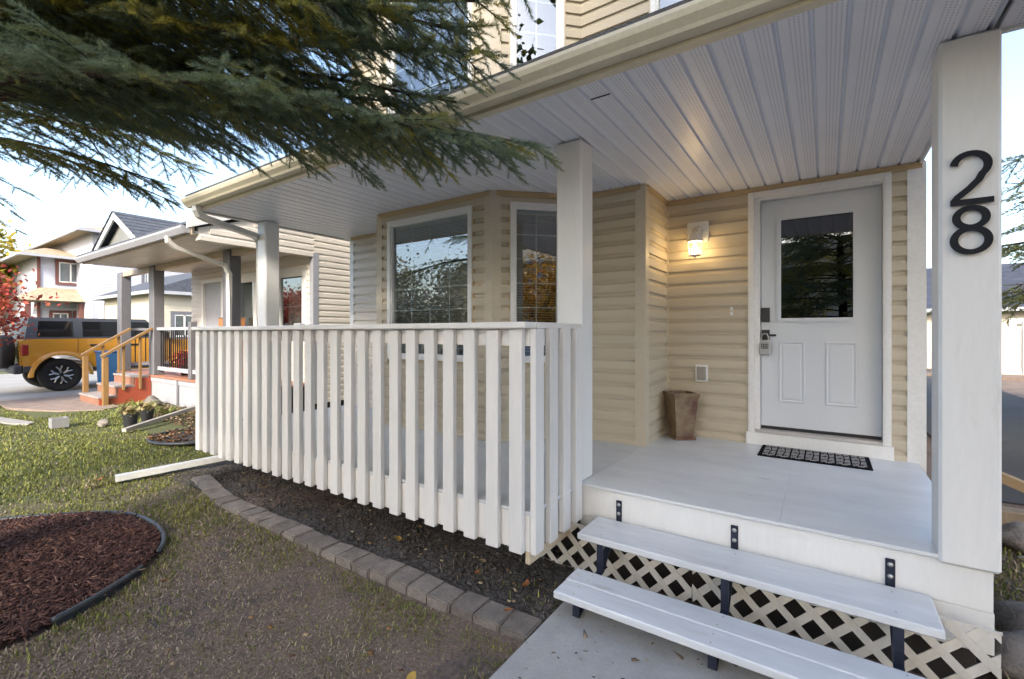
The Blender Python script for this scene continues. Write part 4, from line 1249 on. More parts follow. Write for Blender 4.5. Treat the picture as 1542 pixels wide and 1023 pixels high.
o = scatter_chunks('path_litter', np.stack([rng.uniform(-1.17, .64, n), rng.uniform(.6, 2.44, n), np.full(n, .0235)], -1), rng.gamma(1.6, .0022, n) + .001, tintmat('grit', [(0, (.05, .035, .025)), (.6, (.20, .14, .08)), (1, (.5, .46, .40))], .8, trans=0), .4, rng.uniform(0, 1, n), 2.2)
o['kind'] = 'stuff'; o['label'] = 'grit, needles and leaf crumbs lying on the concrete walk'
# ---------------------------------------------------------------- the neighbour's house
NZ, NS, NE, NP, NF, NX = .575, 2.95, 2.97, 3.85, 4.87, -7.65
nb = thing('house', 'white sided house next door with grey porch posts and small gable', 'house', (-10.3, 5, 0))
M_NSIDE = pmat('white_siding', (.71, .665, .60), .55, var=.04, scale=1.5, bump=.1, stretch=(.1, .1, 3), fine=.03, perobj=.02)
M_GREY = pmat('grey_post', (.135, .14, .16), .5, var=.08, bump=.1)
M_LGREY = pmat('pale_grey_paint', (.36, .375, .42), .5, var=.08, bump=.1)
M_BEIGE = pmat('beige_beam', (.42, .35, .26), .5, var=.08, bump=.1)
M_BLUESH = pmat('blue_shingles', (.085, .10, .13), .9, var=.25, scale=9, bump=.8, bscale=40, dist=.02, fine=.3)
F_NS = Frame((NX, NF), (NX, 12))
wall_seg(nb, (NX, NF), (NX, 7.2), .2, 4.6, mat=M_NSIDE)
wall_seg(nb, (NX, 7.2), (NX, 12), .2, 4.6, mat=M_NSIDE, joined=True)
# gable end of the porch roof, closing its side above the opening
mb = MB(); mb.prism([(NX, NE + .05, NS - .09), (NX, NF, NS - .09), (NX, NF, 3.70), (NX, NE + .05, 3.04)], (-.09, 0, 0)); gw = mb.build('gable_wall', M_NSIDE, nb)
for k in range(6):
    z = NS - .09 + k * CH
    y0 = NE + .06 + max(0, (z + CH - 3.04) / .347)
    if y0 < NF - .05:
        mb = siding_mesh(NF - y0); me = mb.mesh('siding_board', M_NSIDE)
        o = bpy.data.objects.new('siding_board', me); COL.objects.link(o); child(o, gw, nb); o.location = (NX, y0, z); o.rotation_euler = (0, 0, R(90))
wall_seg(nb, (-12.67, NF), (NX, NF), .5, NS, [(.62, 1.55, .5, 2.65), (2.0, 3.0, 1.35, 2.62), (3.85, 4.75, 1.35, 2.62)], mat=M_NSIDE)
wall_seg(nb, (-12.67, 12), (-12.67, NF), .2, 4.6, mat=M_NSIDE, joined=True)
corner_board(nb, NX, NF, .2, NS - .02, (-1, 0), (0, 1), .09, M_LGREY)
F_NF = Frame((-12.67, NF), (NX, NF))
window(nb, F_NF, 2.0, 3.0, 1.35, 2.62, 1, 1, blind=0, fw=.06, curtain=[(2.08, 2.75)])
window(nb, F_NF, 3.85, 4.75, 1.35, 2.62, 1, 2, blind=0, fw=.06, curtain=[(4.0, 4.4)])
for a0, a1 in ((2.0, 3.0), (3.85, 4.75)):
    mb = MB()
    for q in ((a0 - .09, a0, 1.26, 2.72), (a1, a1 + .09, 1.26, 2.72), (a0, a1, 2.62, 2.72), (a0, a1, 1.26, 1.35)): F_NF.box(mb, q[0], q[1], 0, .03, q[2], q[3])
    mb.build('window_casing', M_VINYL, nb)
mb = MB(); F_NF.box(mb, .64, 1.53, -.06, -.02, .58, 2.63); d_ = mb.build('entry_door', M_LGREY, nb)
mb = MB(); F_NF.box(mb, .56, .64, -.06, .03, .58, 2.7); F_NF.box(mb, 1.53, 1.61, -.06, .03, .58, 2.7); F_NF.box(mb, .64, 1.53, -.06, .03, 2.63, 2.7); child(mb.build('door_casing', M_VINYL), d_, nb)
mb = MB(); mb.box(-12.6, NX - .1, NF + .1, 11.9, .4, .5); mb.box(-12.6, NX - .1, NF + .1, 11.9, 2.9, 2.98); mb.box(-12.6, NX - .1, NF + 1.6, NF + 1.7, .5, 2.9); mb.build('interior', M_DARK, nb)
# deck, skirt, posts, beam
MB().box(-14.2, NX + .02, NP - .02, NF, NZ - .04, NZ, .006).build('porch_deck', pmat('brick_red_deck', (.36, .17, .11), .6), nb)
MB().box(-12.15, NX, NP, NP + .04, -.02, NZ - .045).build('porch_skirt', M_LGREY, nb)
for x in (-12.15, -10.7, -9.3, NX - .09): MB().box(x, x + .09, NP - .018, NP - .001, -.01, NZ - .05).build('skirt_batten', M_GREY, nb)
MB().box(-12.13, NX, NP - .016, NP - .001, NZ - .13, NZ - .05).build('skirt_band', M_LGREY, nb)
for x0, x1 in ((-14.2, -13.93), (-12.2, -11.93), (-8.80, -8.55)):
    MB().box(x0, x1, NP, NP + .20, NZ, NS - .02, .012).build('porch_post', M_GREY, nb)
for x0, x1 in ((-13.92, -12.21), (-11.92, -8.81), (-8.54, NX)):
    MB().box(x0, x1, NP + .03, NP + .15, 2.83, NS - .003).build('beam', M_BEIGE, nb)
def spindle_rail(root, p0, p1, zb, zt, pitch=.105):
    p0, p1 = Vector(p0), Vector(p1); L = (p1 - p0).length; d = (p1 - p0) / L
    mb = MB(); mb.tube([p0 + Vector((0, 0, zt)), p1 + Vector((0, 0, zt))], .03, flat=(.045, .03)); mb.tube([p0 + Vector((0, 0, zb)), p1 + Vector((0, 0, zb))], .03, flat=(.03, .04))
    r_ = mb.build('porch_railing', M_LGREY, root)
    k = pitch
    while k < L - .04:
        q = p0 + d * k
        mb = MB(); mb.box(q.x - .009, q.x + .009, q.y - .009, q.y + .009, zb + .04, zt - .03); child(mb.build('spindle', M_BLACK), r_, root)
        k += pitch
spindle_rail(nb, (-11.92, NP + .1, 0), (-10.34, NP + .1, 0), .72, 1.57)
spindle_rail(nb, (-10.2, NP + .1, 0), (-8.82, NP + .1, 0), .72, 1.57)
spindle_rail(nb, (-14.06, NP + .21, 0), (-14.06, NF - .02, 0), .72, 1.57)
MB().box(-10.33, -10.21, NP + .04, NP + .16, NZ, 1.70, .01).build('newel_post', M_GREY, nb)
# porch roof: soffit, fascia, gutter, shingles, gable
mb = MB(); mb.box(-12.97, NX - .003, NE, NF - .03, NS, NS + .03); so_ = mb.build('porch_soffit', M_GUTGREY, nb)
for k in range(0, 21): 
    x = -12.95 + k * .253
    child(MB().box(x, x + .235, NE + .01, NF - .035, NS - .008, NS - .001).build('soffit_panel', M_GUTGREY), so_, nb)
MB().box(-12.97, NX - .002, NE - .03, NE - .001, NS - .02, NS + .12).build('fascia', M_BEIGE, nb)
mb = MB(); mb.prism([(-13.0, y, z) for y, z in [(NE - .032, NS + .10), (NE - .032, NS + .0), (NE - .10, NS + .0), (NE - .15, NS + .07), (NE - .155, NS + .10)]], (5.3, 0, 0)); mb.build('gutter', M_LGREY, nb)
mb = MB(); mb.prism([(-13.0, NE - .12, 3.06), (NX + .03, NE - .12, 3.06), (NX + .03, NF + .5, 3.74 + .35), (-13.0, NF + .5, 3.74 + .35)], (0, 0, .04)); mb.build('porch_roof', M_BLUESH, nb)
mb = MB(); mb.prism([(NX + .031, NE - .12, 3.0), (NX + .031, NF + .5, 4.02), (NX + .031, NF + .5, 4.13), (NX + .031, NE - .12, 3.11)], (.03, 0, 0)); mb.build('barge_board', M_VINYL, nb)
# small gable over the entry
gx0_, gx1_, gxa, gz0_, gza, gy = -12.0, -9.6, -10.80, 3.08, 3.70, NE - .10
mb = MB(); mb.prism([(gx0_ + .2, gy + .13, gz0_), (gx1_ - .2, gy + .13, gz0_), (gxa, gy + .13, gza - .12)], (0, .05, 0)); mb.build('gable_face', pmat('shaded_grey_siding', (.20, .21, .205), .6), nb)  # the gable's shade is put into this dark grey base colour
mb = MB()
for xe in (gx0_, gx1_):
    sg = 1 if xe > gxa else -1
    mb.prism([(xe, gy, gz0_ - .02), (gxa, gy, gza), (gxa, gy, gza - .13), (xe - sg * .17, gy, gz0_ - .03)] if sg > 0 else [(xe, gy, gz0_ - .02), (xe - sg * .17, gy, gz0_ - .03), (gxa, gy, gza - .13), (gxa, gy, gza)], (0, .03, 0))
mb.build('barge_board', M_VINYL, nb)
for xe in (gx0_, gx1_):
    rows = 7
    for r in range(rows):
        a, b_ = r / rows, (r + 1) / rows
        xa, xb = xe + (gxa - xe) * a, xe + (gxa - xe) * b_; za, zb_ = gz0_ + (gza - gz0_) * a, gz0_ + (gza - gz0_) * b_
        mb = MB(); mb.hexa([(xa, gy - .02, za + .02), (xb, gy - .02, zb_ + .005), (xb, gy + 3.0, zb_ + .005), (xa, gy + 3.0, za + .02), (xa, gy - .02, za + .035), (xb, gy - .02, zb_ + .02), (xb, gy + 3.0, zb_ + .02), (xa, gy + 3.0, za + .035)])
        mb.build('shingle_course', M_BLUESH, nb)
mb = MB(); mb.hexa([(-13.0, NF - .2, 4.0), (NX + .35, NF - .2, 4.0), (NX + .35, 12.4, 4.6), (-13.0, 12.4, 4.6), (-11.6, 7.5, 5.9), (-8.9, 7.5, 5.9), (-8.9, 9.5, 5.9), (-11.6, 9.5, 5.9)]); mb.build('roof', M_BLUESH, nb)
mb = MB(); mb.tube([(-8.35, NE - .09, NS + .02), (-8.35, NE - .09, NS - .06), (-8.36, NE + .02, NS - .14), (-8.45, NP - .12, NS - .32), (-8.47, NP - .04, NS - .45), (-8.47, NP - .04, .3), (-8.5, NP - .1, .18)], .04, flat=(.04, .03)); mb.build('downspout', M_DOWN, nb)
# front steps
M_TREAD = pmat('worn_tread', (.34, .31, .30), .7, var=.1); M_RISER = pmat('brick_riser', (.30, .15, .10), .7, var=.15); M_RED = pmat('red_stringer', (.30, .06, .028), .55, var=.1)
for k in range(3):
    y0 = 2.98 + k * .29; z1 = .19 * (k + 1)
    MB().box(-13.33, -12.06, y0 - .02, y0 + .31 if k < 2 else NP - .03, z1 - .035, z1, .005).build('step_tread', M_TREAD, nb)
    MB().box(-13.32, -12.07, y0, y0 + .02, z1 - .19, z1 - .037).build('step_riser', M_RISER, nb)
mb = MB(); mb.prism([(-12.06, 2.98, 0), (-12.06, NP - .01, 0), (-12.06, NP - .01, .53), (-12.06, 3.58, .53), (-12.06, 3.56, .34), (-12.06, 3.29, .34), (-12.06, 3.27, .15), (-12.06, 2.98, .15)], (.035, 0, 0)); mb.build('stringer', M_RED, nb)
for x in (-13.30, -12.00):
    mb = MB(); mb.tube([(x, 3.0, 1.00), (x, 3.85, 1.58)], .02, flat=(.055, .022)); hr = mb.build('hand_rail', M_GOLDWOOD, nb)
    child(MB().box(x - .048, x + .048, 3.02, 3.11, .19 if x < -13 else 0, .99, .006).build('newel_post', M_GOLDWOOD), hr, nb)
    for y in (3.36, 3.64): child(MB().box(x - .022, x + .022, y - .022, y + .022, .3, 1.0 + (y - 3) * .68, .004).build('baluster', M_GOLDWOOD), hr, nb)
# things on and by the neighbour's porch
def leafcloud(name, C, rad, n, size, mat, root, seed=3, shell=.35):
    r2 = np.random.default_rng(seed)
    u = r2.normal(0, 1, (n, 3)); u /= np.linalg.norm(u, axis=1)[:, None]
    rr_ = (shell + (1 - shell) * r2.uniform(0, 1, n)) ** .6
    P = np.array(C) + u * rr_[:, None] * np.array(rad)
    a = r2.normal(0, 1, (n, 3)); a /= np.linalg.norm(a, axis=1)[:, None]
    b_ = np.cross(a, r2.normal(0, 1, (n, 3))); b_ /= np.linalg.norm(b_, axis=1)[:, None]
    s_ = size * r2.uniform(.6, 1.3, n)[:, None]
    v = np.stack([P - a * s_, P + b_ * s_ * .55, P + a * s_, P - b_ * s_ * .55], 1)
    f = np.arange(n * 4).reshape(-1, 4)
    return obj(name, npmesh(name, v.reshape(-1, 3), f, mat, np.repeat(r2.uniform(0, 1, n), 4)), root)
M_REDLEAF = tintmat('red_petals', [(0, (.22, .005, .008)), (.6, (.42, .012, .015)), (1, (.10, .10, .02))], .5, .25)
fl = thing('flower_pot', 'pot of bright red flowers on the porch next door behind black spindles', 'flower pot', (-11.35, 4.25, NZ))
mb = MB(); mb.lathe([(.09, NZ + .002), (.13, NZ + .2), (.14, NZ + .22), (.12, NZ + .22)], 16, Matrix.Translation((-11.35, 4.25, 0))); mb.build('pot', M_BLACK, fl, smooth=True)
leafcloud('flowers', (-11.35, 4.25, NZ + .33), (.34, .3, .2), 420, .045, M_REDLEAF, fl)
wb = thing('wooden_box', 'orange brown wooden box standing on the porch next door by the window', 'box', (-10.05, 4.6, NZ))
mb = MB().box(-10.35, -9.8, 4.45, 4.72, NZ + .002, 1.78, .01); mb.build('carcass', pmat('warm_wood', (.40, .17, .06), .5, var=.15, stretch=(1, 1, .2)), wb)
mb = MB().box(-10.36, -9.79, 4.44, 4.73, 1.782, 1.80, .004); mb.build('lid', M_WOOD, wb)
um = thing('utility_box', 'small grey meter box at the corner of the white house next door', 'meter box', (-7.95, 4.8, 1.5))
MB().box(-8.05, -7.85, 4.72, 4.83, 1.5, 1.66, .01).build('case', M_LGREY, um); MB().box(-8.0, -7.9, 4.70, 4.719, 1.53, 1.62).build('cover', M_GREY, um)
hb = thing('hose_tap', 'small black hose tap on the cream wall next door', 'tap', (NX + .02, 5.7, 1.6))
mb = MB(); mb.lathe([(.03, 0), (.045, .01), (.045, .03), (.02, .04), (.02, .08), (.03, .09)], 12, Matrix.Translation((NX + .017, 5.72, 1.62)) @ Matrix.Rotation(R(90), 4, 'Y')); mb.build('valve', M_BLACK, hb)
mb = MB(); mb.tube([(NX + .08, 5.72, 1.62), (NX + .10, 5.72, 1.60), (NX + .10, 5.72, 1.54)], .012); mb.build('spout', M_BLACK, hb)
bn = thing('recycling_bin', 'blue wheeled recycling bin behind the steps next door', 'bin', (-14.95, 3.85, 0))
M_BIN = pmat('bin_blue', (.05, .16, .36), .45, var=.1)
mb = MB(); mb.hexa([(-15.1, 3.72, .08), (-14.74, 3.72, .08), (-14.74, 4.1, .08), (-15.1, 4.1, .08), (-15.14, 3.68, .98), (-14.70, 3.68, .98), (-14.70, 4.16, .98), (-15.14, 4.16, .98)]); mb.build('body', M_BIN, bn)
MB().box(-15.16, -14.68, 3.65, 4.19, .982, 1.035, .02).build('lid', pmat('bin_lid', (.035, .11, .28), .5), bn)
for x in (-15.1, -14.76):
    mb = MB(); mb.lathe([(.03, -.025), (.10, -.025), (.10, .025), (.03, .025)], 18, Matrix.Translation((x, 4.12, .10)) @ Matrix.Rotation(R(90), 4, 'Y')); mb.build('wheel', M_BLACK, bn)
# nursery pots, block, second downspout extension, little leaf bed, lilies, stones
M_POT = pmat('nursery_pot', (.02, .022, .026), .5)
for (x, y, s, lab) in ((-8.98, 2.60, 1.0, 'black nursery pot with withered plant, nearer the camera'), (-9.32, 2.92, .95, 'black nursery pot standing behind another by the lilies')):
    q = thing('nursery_pot', lab, 'pot', (x, y, 0), 'black nursery pots on the lawn next door')
    mb = MB(); mb.lathe([(.075 * s, 0), (.10 * s, .20 * s), (.108 * s, .20 * s), (.108 * s, .225 * s), (.095 * s, .225 * s), (.09 * s, .17 * s), (.001, .17 * s)], 20, Matrix.Translation((x, y, .0))); mb.build('pot', M_POT, q, smooth=False)
    leafcloud('withered_leaves', (x, y, .26 * s), (.12, .12, .08), 120, .035, tintmat('withered' + str(s), [(0, (.14, .10, .05)), (.6, (.32, .26, .14)), (1, (.16, .19, .06))], .7, .2), q, 5)
cb = thing('concrete_block', 'small grey concrete block lying on the lawn next door', 'block', (-10.05, 2.0, 0))
mb = MB()
for q in ((-10.15, -9.95, 1.90, 1.93), (-10.15, -9.95, 2.07, 2.10), (-10.15, -10.12, 1.931, 2.069), (-9.98, -9.95, 1.931, 2.069)): mb.box(q[0], q[1], q[2], q[3], -.01, .14)
mb.build('shell', pmat('block_grey', (.26, .27, .28), .9, bump=.6), cb)
mb = MB(); mb.tube([(-9.25, 3.62, .17), (-8.56, 2.40, .045)], .05, flat=(.036, .026)); o = mb.build('downspout_extension', pmat('weathered_spout', (.36, .34, .31), .6, var=.15)); tag(o, 'grey downspout extension sloping to the lawn behind the two black pots', 'downspout', 'downspout extensions')
lbed = MB(); lbed.lathe([(.001, .03), (.3, .035), (.5, .01)], 24, Matrix.Translation((-7.40, 2.86, 0))); struct(lbed.build('leaf_bed', M_SOIL, smooth=True))
mb = MB(); mb.tube([(-7.4 + .56 * math.cos(a), 2.86 + .5 * math.sin(a), .035) for a in np.linspace(R(-200), R(-10), 24)], .022, 8); o = mb.build('garden_edging', M_EDGE, smooth=True); tag(o, 'pale curved plastic edging around the small leaf filled bed', 'edging')
n = 240; a = rng.uniform(0, 6.28, n); r_ = np.sqrt(rng.uniform(0, 1, n)) * .5
o = scatter_chunks('dry_leaves', np.stack([-7.4 + r_ * np.cos(a), 2.86 + r_ * np.sin(a), .04 + rng.uniform(0, .05, n)], -1), rng.uniform(.015, .04, n), tintmat('dry_leaf', [(0, (.05, .03, .02)), (.5, (.20, .10, .05)), (1, (.36, .24, .14))], .8, trans=.1), .3, rng.uniform(0, 1, n))
o['kind'] = 'stuff'; o['label'] = 'dry brown leaves filling the small round bed'
n = 1500; o = scatter_chunks('bed_litter', np.stack([rng.uniform(-11.5, -7.7, n), rng.uniform(3.05, 3.84, n), rng.uniform(0, .06, n)], -1), rng.uniform(.01, .035, n), tintmat('bed_lit', [(0, (.04, .03, .02)), (.6, (.15, .10, .06)), (1, (.30, .24, .16))], .8, trans=0), .4, rng.uniform(0, 1, n))
o['kind'] = 'stuff'; o['label'] = 'dead leaves and soil along the foot of the porch next door'
M_LILY = tintmat('lily_leaf', [(0, (.09, .13, .03)), (.5, (.20, .24, .06)), (1, (.34, .33, .12))], .5, .3)
def lily(x, y, n, L, label, seed):
    q = thing('lily_plant', label, 'plant', (x, y, 0), 'strap leaved plants next door')
    r2 = random.Random(seed); mb = MB(); tt_ = []
    for k in range(n):
        a = r2.uniform(0, 6.28); l = L * r2.uniform(.6, 1.1); up_ = r2.uniform(.5, 1.2); w = .018; P_ = []
        t0 = r2.random()
        for j in range(6):
            t_ = j / 5; hx = l * t_ * .8; hz = l * (up_ * t_ - .9 * up_ * t_ ** 2.2) + .01
            P_.append((x + math.cos(a) * hx, y + math.sin(a) * hx, max(hz, .012), w * (1 - t_ * .85)))
        i = len(mb.v)
        for (X_, Y_, Z_, w_) in P_:
            mb.v += [(X_ - math.sin(a) * w_, Y_ + math.cos(a) * w_, Z_), (X_ + math.sin(a) * w_, Y_ - math.cos(a) * w_, Z_)]; tt_ += [t0, t0]
        for j in range(5): mb.f.append((i + 2 * j, i + 2 * j + 1, i + 2 * j + 3, i + 2 * j + 2)); mb.mi.append(0)
    me = mb.mesh('strap_leaves', M_LILY); at = me.attributes.new('tint', 'FLOAT', 'POINT'); at.data.foreach_set('value', tt_)
    obj('strap_leaves', me, q)
lily(-10.15, 3.05, 46, .75, 'drooping yellow green lily clump beside the black pots', 1)
lily(-10.9, 3.25, 30, .6, 'upright green lily clump by the red steps next door', 2)
lily(-9.75, 3.35, 24, .5, 'small lily clump against the porch skirt next door', 3)
def rock(x, y, z, sx, sy, sz, lab, seed, grp='loose stones'):
    bm = bmesh.new(); bmesh.ops.create_icosphere(bm, subdivisions=3, radius=1); r2 = random.Random(seed)
    ph = [r2.uniform(0, 6) for _ in range(6)]
    for v_ in bm.verts:
        c = v_.co.copy(); s_ = 1 + .16 * math.sin(c.x * 2.3 + ph[0]) * math.sin(c.y * 2.9 + ph[1]) + .10 * math.sin(c.z * 4 + ph[2] + c.x * 3) + .05 * math.sin(c.y * 7 + ph[3])
        v_.co = Vector((c.x * sx, c.y * sy, c.z * sz)) * s_
    m_ = MB(); m_.addbm(bm); o = m_.build('stone', M_ROCK, None, True, (x, y, z)); tag(o, lab, 'stone', grp); o.rotation_euler.z = r2.uniform(0, 3)
rock(-11.05, 3.55, .08, .20, .16, .14, 'rounded grey stone by the red stair side next door', 4)
rock(-9.55, 2.42, .04, .09, .07, .06, 'pale small stone left of the black pots', 5)
# ---------------------------------------------------------------- right of the porch: stones, timber, fence, house
rock(.93, 3.32, .05, .24, .17, .11, 'flat reddish grey stone at the right foot of the porch', 8)
rock(.80, 2.93, .06, .22, .17, .13, 'large blue grey stone at the lower right porch corner', 9)
rock(1.10, 4.58, .07, .13, .11, .10, 'round tan stone beside the landscape timber', 12)
o = MB().box(.92, 2.2, 4.98, 5.12, -.02, .14, .01).build('landscape_timber', M_WOOD); tag(o, 'weathered landscape timber lying along the asphalt drive', 'timber')
mb = MB(); mb.tube([(1.02, 5.22, .40), (1.75, 5.10, .10)], .05, flat=(.05, .035)); o = mb.build('leaning_board', pmat('bare_board', (.38, .27, .15), .8, var=.2)); tag(o, 'bare wooden board leaning against the landscape timber', 'board')
n = 900; o = scatter_chunks('stone_chips', np.stack([rng.uniform(.66, 1.6, n), rng.uniform(2.8, 5.4, n), rng.uniform(-.01, .015, n)], -1), rng.uniform(.006, .02, n), M_ROCK, .6); o['kind'] = 'stuff'; o['label'] = 'small chips and litter on the ground right of the porch'
M_FENCE = pmat('fence_vinyl', (.50, .47, .43), .5, var=.06)
fe = thing('vinyl_fence', 'white vinyl panel fence beyond the asphalt drive on the right', 'fence', (8, 22.5, 0))
for k in range(5):
    x = 3.55 + k * 2.0
    MB().box(x - .06, x + .06, 22.44, 22.56, -.02, 1.86, .01).build('fence_post', M_FENCE, fe)
    pn = MB().box(x + .061, x + 1.939, 22.49, 22.51, .1, 1.55).build('fence_panel', M_FENCE, fe)
    for z in (.06, 1.56): child(MB().box(x + .061, x + 1.939, 22.47, 22.53, z, z + .13).build('fence_rail', M_FENCE), pn, fe)
struct(MB().box(1.2, 14, 20.8, 22.4, -.05, .06).build('verge', M_LAWN))
def simple_house(label, x0, x1, y0, y1, eave, ridge, wmat, rmat, axis='x', over=.5, wins=(), trim=None, base=0):
    h = thing('house', label, 'house', ((x0 + x1) / 2, (y0 + y1) / 2, base))
    MB().box(x0, x1, y0, y1, base - .1, eave - .01).build('wall', wmat, h)
    mb = MB()
    e = [(x0 - over, y0 - over), (x1 + over, y0 - over), (x1 + over, y1 + over), (x0 - over, y1 + over)]
    if axis == 'x':   # gable, ridge along x
        ym = (y0 + y1) / 2
        mb.prism([(x0 - over, y0 - over, eave), (x0 - over, ym, ridge), (x0 - over, y1 + over, eave)], (x1 - x0 + 2 * over, 0, 0))
    elif axis == 'y':
        xm = (x0 + x1) / 2
        mb.prism([(x0 - over, y0 - over, eave), (x1 + over, y0 - over, eave), (xm, y0 - over, ridge)], (0, y1 - y0 + 2 * over, 0))
    else:             # hip
        mb.hexa([(*e[0], eave), (*e[1], eave), (*e[2], eave), (*e[3], eave), (x0 + 3, (y0 + y1) / 2 - .4, ridge), (x1 - 3, (y0 + y1) / 2 - .4, ridge), (x1 - 3, (y0 + y1) / 2 + .4, ridge), (x0 + 3, (y0 + y1) / 2 + .4, ridge)])
    mb.build('roof', rmat, h)
    mb = MB()
    for (a, b_) in ((e[0], e[1]), (e[1], e[2]), (e[2], e[3]), (e[3], e[0])):
        mb.tube([(*a, eave - .07), (*b_, eave - .07)], .05, flat=(.05, .07))
    mb.build('fascia', trim or M_LGREY, h)
    for (side, a0, a1, z0, z1, tm) in wins:
        fr_ = {'E': Frame((x1, y0), (x1, y1)), 'S': Frame((x0, y0), (x1, y0)), 'N': Frame((x1, y1), (x0, y1))}[side]
        o0 = y0 if side == 'E' else (x0 if side == 'S' else 0)
        a0 -= o0; a1 -= o0
        mb = MB()
        for q in ((a0 - .14, a0, z0 - .14, z1 + .14), (a1, a1 + .14, z0 - .14, z1 + .14), (a0, a1, z1, z1 + .14), (a0, a1, z0 - .14, z0)): fr_.box(mb, q[0], q[1], .0, .07, q[2], q[3])
        w = mb.build('window', tm, h)
        mb = MB()
        for q in ((a0, a0 + .06, z0, z1), (a1 - .06, a1, z0, z1), ((a0 + a1) / 2 - .03, (a0 + a1) / 2 + .03, z0, z1), (a0 + .06, a1 - .06, z1 - .06, z1), (a0 + .06, a1 - .06, z0, z0 + .06)): fr_.box(mb, q[0], q[1], .0, .045, q[2], q[3])
        child(mb.build('frame', M_VINYL), w, h)
        mb = MB(); fr_.box(mb, a0, a1, .005, .02, z0, z1); child(mb.build('pane', M_FARGLASS), w, h)
    return h
def lapmat(name, col, pitch=.16):
    m = bpy.data.materials.new(name); m.use_nodes = True; t = m.node_tree; b = t.nodes['Principled BSDF']
    g = _n(t, 'ShaderNodeNewGeometry'); sp = _n(t, 'ShaderNodeSeparateXYZ'); t.links.new(g.outputs['Position'], sp.inputs[0])
    d_ = _n(t, 'ShaderNodeMath', operation='DIVIDE'); d_.inputs[1].default_value = pitch; t.links.new(sp.outputs['Z'], d_.inputs[0])
    f_ = _n(t, 'ShaderNodeMath', operation='FRACT'); t.links.new(d_.outputs[0], f_.inputs[0])
    bp = _n(t, 'ShaderNodeBump'); bp.inputs['Strength'].default_value = 1; bp.inputs['Distance'].default_value = .03; bp.invert = True
    t.links.new(f_.outputs[0], bp.inputs['Height']); t.links.new(bp.outputs[0], b.inputs['Normal'])
    no = _n(t, 'ShaderNodeTexNoise'); no.inputs['Scale'].default_value = .8; t.links.new(g.outputs['Position'], no.inputs['Vector'])
    mx = _n(t, 'ShaderNodeMix', data_type='RGBA'); mx.inputs['A'].default_value = (*[c * .9 for c in col], 1); mx.inputs['B'].default_value = (*col, 1)
    t.links.new(no.outputs['Fac'], mx.inputs['Factor']); t.links.new(mx.outputs['Result'], b.inputs['Base Color']); b.inputs['Roughness'].default_value = .6
    return m
M_FARGLASS = pmat('far_glass', (.10, .12, .13), .08, var=.3, bump=.02, spec=.8)
M_FARW = lapmat('far_white_siding', (.40, .42, .50)); M_FARC = lapmat('far_cream_siding', (.46, .43, .35)); M_FART = lapmat('far_tan_siding', (.55, .47, .36))
M_BROWN = pmat('brown_trim', (.14, .055, .045), .6); M_TANROOF = pmat('tan_shingles', (.42, .34, .24), .9, var=.2, scale=5, bump=.8, bscale=20, dist=.03, fine=.2)
M_NAVY = pmat('navy_shingles', (.045, .055, .085), .9, var=.3, scale=3, bump=.8, bscale=14, dist=.03, fine=.25)
simple_house('yellow cream house with dark blue roof behind the white fence', 3.5, 16, 25.5, 34, 2.45, 4.6, M_FARC, M_NAVY, 'x', wins=[('S', 6.0, 7.2, .9, 1.9, M_VINYL)])
# houses up the street on the left
simple_house('tall white house far left with flat tan roof overhang', -44, -33, 7.9, 17, 7.0, 8.4, M_FARW, M_TANROOF, 'hip', .75, [('E', 8.35, 8.75, 2.2, 3.4, M_VINYL), ('E', 9.1, 9.7, 2.2, 3.4, M_BROWN), ('E', 10.2, 10.5, 2.2, 6.2, M_GREY)])
h2 = simple_house('lavender house with brown framed windows behind the yellow vehicle', -46, -36, 6.35, 8.7, 5.75, 6.6, M_FARW, M_TANROOF, 'hip', .9, [('E', 7.15, 8.15, 4.35, 5.5, M_BROWN), ('E', 6.9, 7.55, 1.2, 2.6, M_BROWN), ('E', 7.9, 8.6, 1.2, 2.6, M_BROWN)])
mb = MB(); mb.hexa([(-37, 5.2, 3.2), (-34.2, 5.2, 3.2), (-34.2, 8.9, 3.2), (-37, 8.9, 3.2), (-36, 6.4, 4.0), (-35.98, 6.4, 4.0), (-35.98, 8.9, 4.0), (-36, 8.9, 4.0)]); mb.build('porch_roof', M_TANROOF, h2)
for y in (6.35, 8.62): MB().box(-36.1, -35.94, y - .06, y + .06, 0, 5.7).build('corner_board', M_BROWN, h2)
for y in (5.6, 7.7): MB().box(-34.7, -34.5, y, y + .2, 0, 3.1).build('porch_post', M_BROWN, h2)
simple_house('low white garage with dark roof seen through the porch next door', -31, -24, 7.9, 13.5, 3.3, 4.7, M_FARC, M_BLUESH, 'x', .4, [('E', 8.5, 9.3, 1.3, 2.3, M_GREY)])
simple_house('distant green grey roofed house beyond the red tree', -66, -56, 2.5, 9.0, 5.2, 7.6, M_FART, pmat('greenish_roof', (.20, .21, .17), .9), 'y', .5)
# across the street (mirrored in the glass)
struct(MB().box(-300, 300, -20, -12.5, -.05, .012).build('road', M_ASPH))
simple_house('cream gabled house across the street mirrored in the bay window', -27, -18, -32, -23, 5.4, 8.2, M_FARC, M_TANROOF, 'y', .5, [('N', 2, 3.4, 1, 2.4, M_VINYL), ('N', 5.2, 6.8, 1, 2.4, M_VINYL), ('N', 3.5, 5.0, 3.4, 4.6, M_VINYL)])
simple_house('white sided house down the street mirrored in the angled window', 17, 27, -16, -7, 5.6, 7.6, M_FARW, M_TANROOF, 'hip', .5)
simple_house('tan house across the street behind the spruces', -4, 8, -34, -25, 5.4, 8.0, M_FART, M_SHINGLE, 'x', .5, [('N', 3, 5, 1, 2.4, M_VINYL), ('N', 7.5, 9.5, 1, 2.4, M_VINYL)])

